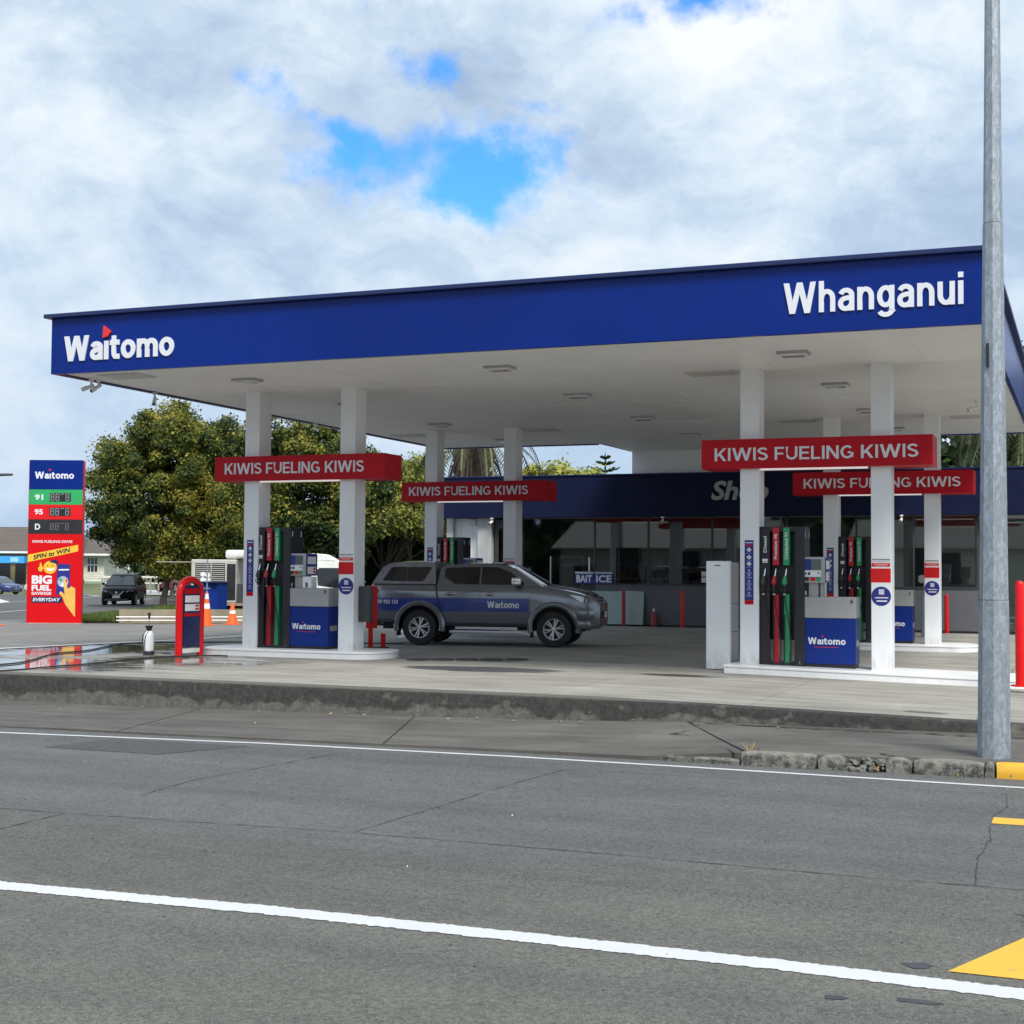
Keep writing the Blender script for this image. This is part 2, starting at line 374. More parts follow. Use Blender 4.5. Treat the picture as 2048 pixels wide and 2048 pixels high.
def copy_tree(o,parent=None):
    c=o.copy(); COL.objects.link(c); c.parent=parent
    for ch in [x for x in bpy.data.objects if x.parent==o]: copy_tree(ch,c)
    return c
# ---- lettering
_tc={}
def glyphs(s,bold=0,shear=0,space=1.0):
    key=(s,bold,shear,space)
    if key in _tc: return _tc[key]
    cu=bpy.data.curves.new('lettering','FONT'); cu.body=s; cu.offset=bold; cu.shear=shear; cu.space_character=space; cu.resolution_u=3; cu.fill_mode='BOTH'
    o=bpy.data.objects.new('lettering',cu); COL.objects.link(o); bpy.context.view_layer.update()
    me=o.evaluated_get(bpy.context.evaluated_depsgraph_get()).to_mesh()
    V=[v.co.to_2d() for v in me.vertices]; F=[tuple(p.vertices) for p in me.polygons]
    bpy.data.objects.remove(o); bpy.data.curves.remove(cu)
    # islands -> letters
    par=list(range(len(V)))
    def find(a):
        while par[a]!=a: par[a]=par[par[a]]; a=par[a]
        return a
    for f in F:
        for a in f[1:]: par[find(a)]=find(f[0])
    g={}
    for f in F: g.setdefault(find(f[0]),[]).append(f)
    isl=[]
    for fs in g.values():
        xs=[V[i].x for f in fs for i in f]; isl.append([min(xs),max(xs),fs])
    isl.sort(key=lambda t:t[0]); out=[]
    for a,b,fs in isl:
        if out and a<out[-1][1]-.35*min(b-a,out[-1][1]-out[-1][0]): out[-1][2]+=fs; out[-1][1]=max(b,out[-1][1])
        else: out.append([a,b,list(fs)])
    _tc[key]=(V,[o[2] for o in out]); return _tc[key]
def lettering(name,s,org,U,Vv,wd,ht,mat,parent,depth=.012,bold=.012,shear=0,split=False,space=1.0,capfit=None,mi=0,bm0=None):
    """fit text s in a wd x ht box whose lower-left corner is org; U right, Vv up, both unit"""
    V,L=glyphs(s,bold,shear,space); U=Vector(U).normalized(); Vv=Vector(Vv).normalized(); N=U.cross(Vv); org=Vector(org)
    used=[V[i] for l in L for f in l for i in f]
    x0=min(v.x for v in used);x1=max(v.x for v in used);y0=min(v.y for v in used);y1=max(v.y for v in used)
    sx=wd/(x1-x0); sy=ht/(y1-y0); res=[]
    groups=L if split else [[f for l in L for f in l]]
    for fs in groups:
        bm=bm0 or B(); vm={}
        def gv(i,t):
            if (i,t) not in vm:
                p=org+U*((V[i].x-x0)*sx)+Vv*((V[i].y-y0)*sy)+N*(depth if t else 0.0); vm[(i,t)]=bm.verts.new(p)
            return vm[(i,t)]
        cnt={}
        for f in fs:
            ft=bm.faces.new([gv(i,1) for i in f]); ft.material_index=mi
            for k in range(len(f)): cnt.setdefault(frozenset((f[k],f[(k+1)%len(f)])),[]).append((f[k],f[(k+1)%len(f)]))
        if depth>.002:
            for e in cnt.values():
                if len(e)==1:
                    a,b=e[0]
                    try: ft=bm.faces.new((gv(a,0),gv(b,0),gv(b,1),gv(a,1))); ft.material_index=mi
                    except ValueError: pass
        if bm0 is None:
            bm.normal_update(); me=bpy.data.meshes.new(name); bm.to_mesh(me); bm.free(); res.append(link_mesh('letter' if split else name,me,mat,parent))
    return res

# ---- own stroke alphabet for the station lettering
def _arc(cx,cy,rx,ry,a0,a1,n=12): return [(cx+rx*math.cos(R(a0+(a1-a0)*k/n)),cy+ry*math.sin(R(a0+(a1-a0)*k/n))) for k in range(n+1)]
def glyph(ch,t,w,xh=.73):
    h=t/2; S=[]   # ('l',pts) ribbon, ('p',x0,y0,x1,y1,halfwidth) slanted bar with level ends
    if ch=='I' : return [('l',[(h,0),(h,1)])],t
    if ch=='K': return [('l',[(h,0),(h,1)]),('p',t*.9,.36,w-t*.62,1,t*.62),('p',w-t*.66,0,t*1.9,.60,t*.66)],w
    if ch=='W': q=t*.56; m=w/2; b=w*.27; return [('p',q,1,b,0,q),('p',m,1,b,0,q),('p',m,1,w-b,0,q),('p',w-q,1,w-b,0,q)],w
    if ch=='N': return [('l',[(h,0),(h,1)]),('l',[(w-h,0),(w-h,1)]),('p',h,1,w-h,0,t*.62)],w
    if ch=='F': return [('l',[(h,0),(h,1)]),('l',[(t,1-h),(w,1-h)]),('l',[(t,.48),(w*.92,.48)])],w
    if ch=='E': return [('l',[(h,0),(h,1)]),('l',[(t,1-h),(w,1-h)]),('l',[(t,.51),(w*.93,.51)]),('l',[(t,h),(w,h)])],w
    if ch=='L': return [('l',[(h,0),(h,1)]),('l',[(t,h),(w,h)])],w
    if ch=='U': return [('l',[(h,1),(h,.40)]+_arc(w/2,.40,w/2-h,.40-h,180,360)+[(w-h,1)])],w
    if ch=='S':
        r=.25-h*.5+.0; return [('l',_arc(w*.5,1-h-.215,w/2-h,.215,25,180,9)+[(w*.26,.60),(w*.5,.525),(w*.76,.45)]+_arc(w*.5,h+.215,w/2-h,.215,5,-160,10))],w
    if ch=='G': return [('l',_arc(w/2,.5,w/2-h,.5-h,45,325,20)+[(w-h*1.2,.2),(w-h*1.2,.46)]),('l',[(w*.55,.46),(w-h*2.2,.46)])],w
    if ch=='o': return [('c',_arc(w/2,xh/2,w/2-h,xh/2-h*.85,0,345,23))],w
    if ch=='i': return [('l',[(h,0),(h,xh)]),('l',[(h,.83),(h,1)])],t
    if ch=='j': return [('l',[(h,0),(h,xh)])],t
    if ch=='n': ry=.24; return [('l',[(h,0),(h,xh)]),('l',[(h,xh*.45)]+_arc(w/2,xh-h*.85-ry,w/2-h,ry,180,0,10)+[(w-h,0)])],w
    if ch=='h': ry=.24; return [('l',[(h,0),(h,1)]),('l',[(h,xh*.45)]+_arc(w/2,xh-h*.85-ry,w/2-h,ry,180,0,10)+[(w-h,0)])],w
    if ch=='u': ry=.24; return [('l',[(w-h,0),(w-h,xh)]),('l',[(h,xh)]+_arc(w/2,h*.85+ry,w/2-h,ry,180,360,10)+[(w-h,xh*.55)])],w
    if ch=='m':
        ry=.22; a=(w-t)/2; r=a/2; return [('l',[(h,0),(h,xh)]),('l',[(h,xh*.45)]+_arc(h+r,xh-h*.85-ry,r,ry,180,0,9)+[(h+a,0)]),('l',[(h+a,xh*.45)]+_arc(h+a+r,xh-h*.85-ry,r,ry,180,0,9)+[(w-h,0)])],w
    if ch=='a': return [('l',_arc(w*.5,xh-h*.85-.16,w/2-h,.16,165,0,9)+[(w-h,0)]),('l',[(w-h,.42),(w*.52,.41)]+_arc(w*.46,.235,w*.46-h*.9,.235-h*.85,90,270,9)+[(w*.62,h*.95),(w-h,.20)])],w
    if ch=='g': ry=.24; return [('c',_arc(w/2,xh/2+.02,w/2-h,xh/2-.02-h*.85,0,345,20)),('l',[(w-h,xh),(w-h,-.05)]+_arc(w/2,-.05,w/2-h,.15-h*.1,0,-165,9))],w
    if ch=='t': return [('l',[(w*.40,xh+.19),(w*.40,.30),(w*.40+.015,.18),(w*.40+.07,h*.95),(w*.40+.15,h*.85),(w,h*.85)]),('l',[(0,xh-h*.75),(w*.98,xh-h*.75)])],w
    return [],.3
WID={'K':.80,'W':1.32,'N':.80,'F':.62,'E':.66,'L':.60,'U':.78,'S':.70,'G':.86,'o':.74,'n':.66,'h':.66,'u':.66,'m':1.06,'a':.64,'g':.68,'t':.50,' ':.3}
def stroke_text(s,org,U,Vv,wd,ht,mat,parent,depth,t=.19,cond=1.0,gap=.13,desc=0,split=True,name='lettering'):
    """ht = cap height; descenders hang below org"""
    U=Vector(U).normalized(); Vv=Vector(Vv).normalized(); N=U.cross(Vv); org=Vector(org); x=0; G=[]
    for ch in s:
        if ch==' ': x+=.34; continue
        st,w_=glyph(ch,t,WID.get(ch,.7)*cond); G.append((st,x)); x+=w_+gap
    tot=x-gap; sx_=wd/tot; bm=None; layer=[0]
    def rib(bm,L,R_,closed):
        k=len(L); off=depth-.0004*(layer[0]%4); layer[0]+=1
        def P(p,o): return bm.verts.new(org+U*(p[0]*sx_)+Vv*(p[1]*ht)+N*o)
        a=[P(p,off) for p in L]; b=[P(p,off) for p in R_]; a2=[P(p,0) for p in L]; b2=[P(p,0) for p in R_]
        for i in range(k if closed else k-1):
            j=(i+1)%k
            for q in ((a[i],b[i],b[j],a[j]),(a2[i],a[i],a[j],a2[j]),(b[i],b2[i],b2[j],b[j])): bm.faces.new(q)
        if not closed:
            bm.faces.new((a2[0],b2[0],b[0],a[0])); bm.faces.new((a[-1],b[-1],b2[-1],a2[-1]))
    out=[]
    for st,x0 in G:
        if bm is None or split: bm=B()
        for q in st:
            if q[0]=='p':
                _,xa,ya,xb,yb_,hw_=q; rib(bm,[(xa-hw_+x0,ya),(xb-hw_+x0,yb_)],[(xa+hw_+x0,ya),(xb+hw_+x0,yb_)],False)
            else:
                pts=q[1]; c=q[0]=='c'; n=len(pts); L=[];R_=[]
                for i,p in enumerate(pts):
                    pa=pts[i-1] if (i>0 or c) else None; pb=pts[(i+1)%n] if (i<n-1 or c) else None
                    d1=Vector((p[0]-pa[0],p[1]-pa[1])).normalized() if pa else None; d2=Vector((pb[0]-p[0],pb[1]-p[1])).normalized() if pb else None
                    d1=d1 or d2; d2=d2 or d1; m=(d1+d2).normalized(); nn=Vector((-m.y,m.x)); k=1/max(.6,abs(nn.dot(Vector((-d1.y,d1.x)))))
                    L.append((p[0]+nn.x*t/2*k+x0,p[1]+nn.y*t/2*k*.9)); R_.append((p[0]-nn.x*t/2*k+x0,p[1]-nn.y*t/2*k*.9))
                rib(bm,L,R_,c)
        if split:
            bmesh.ops.recalc_face_normals(bm,faces=bm.faces[:]); me=bpy.data.meshes.new('letter'); bm.to_mesh(me); bm.free(); out.append(link_mesh('letter',me,mat,parent))
    if not split:
        bmesh.ops.recalc_face_normals(bm,faces=bm.faces[:]); me=bpy.data.meshes.new(name); bm.to_mesh(me); bm.free(); out.append(link_mesh(name,me,mat,parent))
    return out
def brand(org,U,V,wd,ht,mat,parent,depth,split=False): return stroke_text('Wajtomo',org,U,V,wd,ht,mat,parent,depth,t=.22,cond=1.0,gap=.085,split=split,name='logo_lettering')
X_,Z_=(1,0,0),(0,0,1)
def smoothstep(a,b,x):
    t=max(0,min(1,(x-a)/(b-a))); return t*t*(3-2*t)
def zf(x,y): return -.02*max(0,min(x+6,8))*(1-smoothstep(24,31,y))+.10*smoothstep(32,38.5,y)
def interp(x,xs,ys):
    if x<=xs[0]:return ys[0]
    for i in range(1,len(xs)):
        if x<=xs[i]: return ys[i-1]+(ys[i]-ys[i-1])*(x-xs[i-1])/(xs[i]-xs[i-1])
    return ys[-1]
def zt(x,y): return interp(-.3728*x+.927*y,[0,46,78,118,128,300],[0,0,-.42,-.6,.3,1.2])
def tri(bm,pts,z,mi=0):
    return quad(bm,[(p[0],p[1],z(p[0],p[1]) if callable(z) else z) for p in pts],mi)
RZ=-.34
# ================================================================ GROUND
def g(bm):
    xs=[-700,-400,-250,-180,-140,-110,-90,-75,-60,-50,-40,-30,-20,0,20,60,150,400,700]; ys=[-700,-300,-100,-40,0,18.9,20.5,25,32,40,50,60,70,80,90,100,110,125,150,200,300,700]
    vs=[[bm.verts.new((x,y,-.55 if y<19.5 else zt(x,y)-.12)) for x in xs] for y in ys]
    for j in range(len(ys)-1):
        for i in range(len(xs)-1): bm.faces.new((vs[j][i],vs[j][i+1],vs[j+1][i+1],vs[j+1][i]))
M_field=pm('field_ground',(.10,.12,.06),.9,var=.3,vscale=.2)
one('ground',g,M_field,kind='structure')
def rd(bm):
    xs=[-300]+[x*4-60 for x in range(26)]+[300]; ys=[-9,0,6,9,12,14.9]
    vs=[[bm.verts.new((x,y,RZ)) for x in xs] for y in ys]
    for j in range(len(ys)-1):
        for i in range(len(xs)-1): bm.faces.new((vs[j][i],vs[j][i+1],vs[j+1][i+1],vs[j+1][i]))
road=one('road',rd,M_asph,kind='structure')
def strip(bm,line,wd,z,jag=0,step=.12,mi=0):
    """ribbon along polyline, irregular edge jag"""
    pts=[Vector((*p,0)) for p in line]; out=[]
    for a,b in zip(pts,pts[1:]):
        n=max(1,int((b-a).length/step))
        for k in range(n): out.append(a+(b-a)*(k/n))
    out.append(pts[-1]); pv=None
    for i,p in enumerate(out):
        d=(out[min(i+1,len(out)-1)]-out[max(i-1,0)]).normalized(); n=Vector((-d.y,d.x,0))
        w_=wd(i/len(out)) if callable(wd) else wd
        a=p+n*(w_/2+random.uniform(-jag,jag)); b=p-n*(w_/2+random.uniform(-jag,jag))
        zz=z(p.x,p.y) if callable(z) else z
        va=bm.verts.new((a.x,a.y,zz)); vb=bm.verts.new((b.x,b.y,zz))
        if pv: f=bm.faces.new((pv[0],pv[1],vb,va)); f.material_index=mi
        pv=(va,vb)
def wander(pts,amp,step=.12):
    out=[]
    for (ax,ay),(bx,by) in zip(pts,pts[1:]):
        n=max(1,int(math.hypot(bx-ax,by-ay)/step))
        for k in range(n): out.append((ax+(bx-ax)*k/n+random.uniform(-amp,amp),ay+(by-ay)*k/n+random.uniform(-amp,amp)))
    out.append(pts[-1]); return out
one('lane_line',lambda bm:strip(bm,[(-40,6.9),(-6.31,7.19),(-4.47,7.30),(-2.93,7.32),(-1.48,7.33),(-.3,7.28),(6,7.2),(40,6.9)],.19,RZ+.004,.011,.022),M_line,road)
one('edge_line',lambda bm:strip(bm,[(-40,11.5),(-20,13.2),(-12.06,13.74),(-8.72,14.16),(-5.73,14.29),(-3.7,14.29),(-2.11,14.26),(-.57,14.23),(6,14.1),(40,13.6)],.085,RZ+.004,.003,.05),M_line,road)
one('road_marking',lambda bm:tri(bm,[(-.735,12.11),(4,12.11),(4,12.42),(-.735,12.42)],RZ+.004),M_yline,road)
one('road_marking',lambda bm:tri(bm,[(-.669,7.546),(4.0,7.5),(4.0,8.72),(-.335,8.42)],RZ+.0042),M_yline,road)
one('asphalt_patch',lambda bm:tri(bm,[(-10.73,12.84),(-9.2,12.855),(-8.74,13.86),(-10.49,13.78)],RZ+.0035),M_patch,road)
CR=[([(-20,9.2),(-12,9.3),(-7.68,9.49),(-5.17,9.68),(-3.88,9.69),(-2.69,9.68),(-1.43,9.64),(-.39,9.66),(5,9.7)],.013),
    ([(-7.67,8.72),(-7.68,9.49)],.014),([(-5.17,9.68),(-4.99,12.46),(-4.87,13.59)],.010),
    ([(-.686,9.70),(-.735,10.6),(-.70,11.36),(-.745,12.0)],.010),([(-.745,12.45),(-.66,13.0),(-.705,13.73)],.009),
    ([(-7.7,10.53),(-7.8,11.45),(-7.53,13.71)],.012),([(-6,13.5),(-2.5,13.72),(-.7,13.74),(3,13.7)],.008)]
def ck(bm):
    for pts,wd in CR: strip(bm,wander(pts,.007,.09),wd*.8,RZ+.0045,wd*.35,.08)
one('crack',ck,M_crack,road,kind='stuff')
def seam(bm):
    pts=wander([(-14,8.4),(-7.48,8.52),(-5.6,8.65),(-3.5,8.76),(-1.93,8.75),(-.36,8.76),(4,8.7)],.03,.06)
    for p in pts:
        for k in range(12):
            x=p[0]+random.uniform(-.06,.06); y=p[1]+random.gauss(0,.05); r=random.uniform(.003,.009); a=random.random()*3
            quad(bm,[(x+r*math.cos(a+q),y+r*math.sin(a+q)*.6,RZ+.0025) for q in (0,1.57,3.14,4.71)])
one('worn_seam',seam,pm('seam_tar',(.075,.076,.075),.9),road,kind='stuff')
def blob(bm,x,y,rx,ry,z,n=22):
    ph=random.random()*9
    quad(bm,[(x+rx*math.cos(a)*(1+.22*math.sin(3*a+ph)+.12*math.sin(7*a)),y+ry*math.sin(a)*(1+.22*math.sin(2*a+ph)),z) for a in [2*math.pi*k/n for k in range(n)]])
for x,y,rx,ry in [(-.82,7.60,.07,.055),(-.76,6.97,.10,.04),(-1.12,6.88,.05,.04),(-.31,8.95,.09,.05)]:
    one('oil_spot',lambda bm:blob(bm,x,y,rx,ry,RZ+.003),M_oil,road)
def grit(bm):
    for i in range(110):
        x=random.uniform(-9,0); y=random.uniform(5,14.2); r=random.uniform(.002,.006)*(1+y/12); z=RZ+.002
        v=[bm.verts.new((x+r*math.cos(a),y+r*math.sin(a),z)) for a in (0,2.1,4.2)]+[bm.verts.new((x,y,z+r))]
        mi=0 if random.random()<.95 else 1
        for q in ((0,1,3),(1,2,3),(2,0,3)): f=bm.faces.new([v[k] for k in q]); f.material_index=mi
one('road_grit',grit,[M_crack,M_refl],kind='stuff')
def litter(bm):
    for x,y,l,a in [(-3.86,5.95,.10,-.2),(-1.93,5.55,.09,-.35)]:
        c,s=math.cos(a),math.sin(a); L=[(-l,-.008),(l*.9,-.012),(l,.01),(-l*.8,.012)]
        quad(bm,[(x+p*c-q*s,y+p*s+q*c,RZ+.008) for p,q in L])
# footpath apron --------------------------------------------------
fx=[-60,-15.7,-12.9,-8.9,-7.1,-4.6,-1.2,30]; fzv=[-.42,-.417,-.42,-.35,-.33,-.245,-.225,-.22]
ex=[-60,-12.5,-9.5,-5.9,-4.25,-4.2,-3.35,-3.3,0,30]; ey=[12.8,14.2,14.37,14.62,14.64,14.79,14.81,14.825,15.01,15.07]; ez=[RZ+.02,RZ+.02,RZ+.025,RZ+.03,RZ+.045,-.292,-.235,-.215,-.21,-.21]
def foot(x): return (17.78,interp(x,fx,fzv))
def edge(x): return (interp(x,ex,ey),interp(x,ex,ez))
fp=bpy.data.objects.new('footpath',None); COL.objects.link(fp); fp['kind']='structure'
def apron(x0a,x1a,x0b,x1b):
    """slab between road edge (a) and wall foot (b)"""
    def f(bm):
        n=max(2,int((x1a-x0a)/.5)); m=5; g=.012
        rows=[]
        for j in range(m+1):
            t=j/m; row=[]
            for i in range(n+1):
                s=i/n; xa=x0a+g+(x1a-x0a-2*g)*s; xb=x0b+g+(x1b-x0b-2*g)*s
                a=edge(xa); b=foot(xb); row.append(bm.verts.new((xa+(xb-xa)*t,a[0]+(b[0]-a[0])*t,a[1]+(b[1]-a[1])*t+.010*mnoise.noise(Vector((xa+(xb-xa)*t,t*2,0))))))
            rows.append(row)
        for j in range(m):
            for i in range(n): bm.faces.new((rows[j][i],rows[j][i+1],rows[j+1][i+1],rows[j+1][i]))
        r=bmesh.ops.extrude_face_region(bm,geom=bm.faces[:]); bmesh.ops.translate(bm,verts=[v for v in r['geom'] if isinstance(v,bmesh.types.BMVert)],vec=(0,0,-.14))
    one('slab',f,M_path,fp)
J=[(-60,-60),(-30,-31),(-22,-23.2),(-16,-17.2),(-10.84,-12.0),(-7.38,-8.55),(-3.32,-4.75),(1.9,1.7),(6,6),(30,30)]
for (a,b),(c,d) in zip(J,J[1:]): apron(a,c,b,d)
one('joint_dirt',lambda bm:[box(bm,-60,30,12.5,14.2,-.6,-.48),box(bm,-60,30,14.2,17.78,-.6,-.455)],M_crack,fp)
def cr2(bm):
    za=lambda x,y: interp(y,[14.7,17.78],[edge(x)[1],foot(x)[1]])+.012
    strip(bm,wander([(-3.36,14.72),(-3.62,15.25),(-4.0,15.8),(-4.15,16.2),(-4.55,16.45),(-4.35,17.0),(-4.7,17.7)],.05,.12),.035,za,.014,.08)
    strip(bm,wander([(-4.5,17.55),(-3,17.45),(-1.5,17.35),(1,17.5)],.05,.15),.05,za,.03,.08)
    strip(bm,wander([(-1.9,15.0),(-1.5,15.35),(-1.0,15.45),(-.2,15.4)],.02,.1),.012,za,.005,.08)
    strip(bm,wander([(-1.6,14.95),(-1.85,15.05),(-2.0,15.2)],.02,.1),.04,za,.01,.08)
one('crack',cr2,M_crack,fp,kind='stuff')
# kerb stones -----------------------------------------------------
kb=bpy.data.objects.new('kerb',None); COL.objects.link(kb); kb['kind']='structure'
def kstone(x0,x1,mat,top=-.195,chip=0,lab=None):
    bm=B(); y0=interp(x0,[-3.3,0,30],[14.66,14.84,14.9])-.0; y1=y0+.16
    nx=max(3,int((x1-x0)/.09)); sec=[(0,RZ-.1),(.0,-.30),(.012,top-.025),(.04,top),(.16,top),(.16,RZ-.1)]
    rows=[]
    for i in range(nx+1):
        x=x0+(x1-x0)*i/nx; e=min(i,nx-i); rr=[]
        for k,(dy,z) in enumerate(sec):
            j=mnoise.noise(Vector((x*9,k*3.1,1.7)))*.012
            dz=-.018*chip*(1 if e==0 else 0)
            rr.append(bm.verts.new((x+random.uniform(-.006,.006),y0+dy+j-(.0 if k else 0),z+(j+dz if k in(2,3,4) else 0))))
        rows.append(rr)
    for a,b in zip(rows,rows[1:]):
        for k in range(len(sec)-1): bm.faces.new((a[k],b[k],b[k+1],a[k+1]))
    bm.faces.new(rows[0]); bm.faces.new(rows[-1][::-1])
    o=fin('kerb_stone',bm,mat,kb,True,50)
    if lab:o['label']=lab
for a,b,c in [(-4.2,-3.36,1),(-3.34,-2.575,1),(-2.555,-2.29,2),(-1.89,-1.645,2),(-1.625,-.965,1),(-.95,-.865,2)]: kstone(a,b,M_kerb,chip=c,top=(-.195 if a>-3.5 else -.285))
x=-.85
while x<12: kstone(x,x+.74,M_kerby,lab='yellow painted kerb stone'); x+=.755
def soil(bm):
    for i in range(34):
        x=random.uniform(-2.28,-1.9); y=random.uniform(14.70,14.86); r=random.uniform(.018,.05)
        m_=Matrix.Translation((x,y,RZ+.01+(y-14.70)*.6))@Matrix.Rotation(random.random()*6,4,'Z')@Matrix.Diagonal((r*1.4,r,r*.7,1))
        q=bmesh.ops.create_icosphere(bm,subdivisions=1,radius=1,matrix=m_)
        for v in q['verts']: v.co+=Vector((random.uniform(-.3,.3),random.uniform(-.3,.3),random.uniform(-.3,.3)))*r
one('broken_kerb_rubble',soil,M_kerb,kb,kind='stuff')
def tuft(bm,cx,cy,z,n,h,sp,mi=0):
    for i in range(n):
        a=random.random()*6.28; l=h*random.uniform(.5,1); t=random.uniform(.2,1)*sp; bx,by=cx+random.gauss(0,.02),cy+random.gauss(0,.02)
        dx,dy=math.cos(a)*t,math.sin(a)*t; w_=.0018
        quad(bm,[(bx-w_,by,z),(bx+w_,by,z),(bx+dx*.6+w_,by+dy*.6,z+l*.7),(bx+dx*.6-w_,by+dy*.6,z+l*.7)],mi)
        quad(bm,[(bx+dx*.6-w_,by+dy*.6,z+l*.7),(bx+dx*.6+w_,by+dy*.6,z+l*.7),(bx+dx,by+dy,z+l)],mi)
def tf(bm):
    tuft(bm,-3.28,14.86,-.21,20,.10,.09); tuft(bm,-3.2,14.9,-.21,8,.06,.08); tuft(bm,-1.98,14.7,-.32,12,.07,.08); tuft(bm,-1.2,14.66,-.33,10,.05,.05)
one('weeds',tf,M_dry,kind='stuff')
def fl(bm):
    for i in range(46):
        x=random.uniform(-14,1); y=random.choice([random.uniform(17.3,17.7),random.uniform(14.3,17.7)]); z=interp(y,[14.7,17.78],[edge(x)[1],foot(x)[1]])+.02; r=random.uniform(.012,.035); a=random.random()*6
        quad(bm,[(x+r*math.cos(a+q),y+r*math.sin(a+q),z+random.uniform(-.006,.012)) for q in (0,1.2,3.1,4.4)],random.choice([0,0,1]))
one('fallen_leaves',fl,[M_rust,M_dry],kind='stuff')
# retaining wall + forecourt ---------------------------------------
def rw(bm):
    xs=[-60,-40,-30]+[-24+.5*i for i in range(76)]+[25,40]; sec=[(17.74,-.6),(17.755,-.38),(17.76,-.05),(17.775,-.008),(17.80,0),(18.02,0),(18.02,-.6)]
    rows=[]
    for x in xs:
        rows.append([bm.verts.new((x,y+(.012*mnoise.noise(Vector((x*1.3,z*4,0))) if k<4 else 0),(z+zf(x,18)-.001 if z>-.3 else z))) for k,(y,z) in enumerate(sec)])
    for a,b in zip(rows,rows[1:]):
        for k in range(len(sec)-1): bm.faces.new((a[k],b[k],b[k+1],a[k+1]))
rwall=one('forecourt_wall',rw,M_wall,None,True,40,kind='structure')
fc=bpy.data.objects.new('forecourt',None); COL.objects.link(fc); fc['kind']='structure'
xj=[-19.7,-17.82,-15.06,-12.3,-9.54,-6.78,-4.02,-1.26,1.5,4.26,7.02,12]; yj=[18.03,23.1,28.4,33.7,38.6]
for i in range(len(xj)-1):
    for j in range(len(yj)-1):
        def sl(bm):
            x0,x1,y0,y1=xj[i]+.006,xj[i+1]-.006,yj[j]+.004,yj[j+1]-.004; n=4
            rows=[[bm.verts.new((x0+(x1-x0)*a/2,y0+(y1-y0)*b/n,zf(x0+(x1-x0)*a/2,y0+(y1-y0)*b/n))) for a in range(3)] for b in range(n+1)]
            for b in range(n):
                for a in range(2): bm.faces.new((rows[b][a],rows[b][a+1],rows[b+1][a+1],rows[b+1][a]))
            es=[e for e in bm.edges if e.is_boundary]; r=bmesh.ops.extrude_edge_only(bm,edges=es); bmesh.ops.translate(bm,verts=[v for v in r['geom'] if isinstance(v,bmesh.types.BMVert)],vec=(0,0,-.03))
        one('slab',sl,M_conc,fc,keepn=True)
def jf(bm):
    P=[-19.7,-12,-6,-3,2,12]; Q=[18.0,24,28,31,33,35,37,38.6]
    vs=[[bm.verts.new((x,y,zf(x,y)-.022)) for x in P] for y in Q]
    for b in range(len(Q)-1):
        for a in range(len(P)-1): bm.faces.new((vs[b][a],vs[b][a+1],vs[b+1][a+1],vs[b+1][a]))
one('joint_fill',jf,M_crack,fc)
def yard(bm):
    P=[-19.72,-24,-28,-33,-40,-50,-60,-75,-100]; Q=[18.03,22,26,30,35,40,46,52,60,70,80,90]
    vs=[[bm.verts.new((x,y,zt(x,y)-.004)) for x in P] for y in Q]
    for j in range(len(Q)-1):
        for i in range(len(P)-1): bm.faces.new((vs[j][i+1],vs[j][i],vs[j+1][i],vs[j+1][i+1]))
# yard strip beside the forecourt and side street beyond it
M_yd=M_yard
def yd(bm):
    P=[-19.72,-22,-25,-28,-31]; Q=[18.03,22,26,30,34,37,40]
    vs=[[bm.verts.new((x,y,.002)) for x in P] for y in Q]
    for j in range(len(Q)-1):
        for i in range(len(P)-1): bm.faces.new((vs[j][i+1],vs[j][i],vs[j+1][i],vs[j+1][i+1]))
one('side_yard',yd,M_yd,kind='structure')
one('side_street',yard,M_asph2,kind='structure')
def beh(bm):
    P=[-19.72,-10,0,12,40]; Q=[38.6,45,60,90]
    vs=[[bm.verts.new((x,y,.08 if y<50 else .05)) for x in P] for y in Q]
    for j in range(3):
        for i in range(4): bm.faces.new((vs[j][i],vs[j][i+1],vs[j+1][i+1],vs[j+1][i]))
one('rear_yard',beh,M_yd,kind='structure')
one('forecourt_line',lambda bm:strip(bm,[(-20.4,18.1),(-20.20,22.86),(-19.70,25.6),(-19.2,27.3),(-18.96,29.7),(-18.8,34)],.26,.012,.004,.2),M_line,fc)
def stl(bm):
    z=lambda x,y:zt(x,y)+.006
    strip(bm,[(-34,36),(-39.09,44.19),(-41.53,48.42),(-48.68,61.01),(-50.6,65.1),(-59.77,81.93),(-62.5,87.2)],.16,z,0,1)
    strip(bm,[(-50,52),(-58.1,65.66),(-59.76,69.71),(-66.23,82.99),(-69.23,88.73)],.16,z,0,1)
    strip(bm,[(-77.5,97.1),(-73.5,93.2),(-69.91,89.92)],.3,z,0,1)
    tri(bm,[(-66.3,74.9),(-59.3,67.9),(-57.1,64.5)],z)
one('street_line',stl,M_line,kind='structure')
one('traffic_island',lambda bm:extr(bm,[(-77,99.6,-.55),(-66,94.5,-.55),(-65.5,96.0,-.55),(-76.5,101.5,-.55)],(0,0,.30)),M_refl,kind='structure')
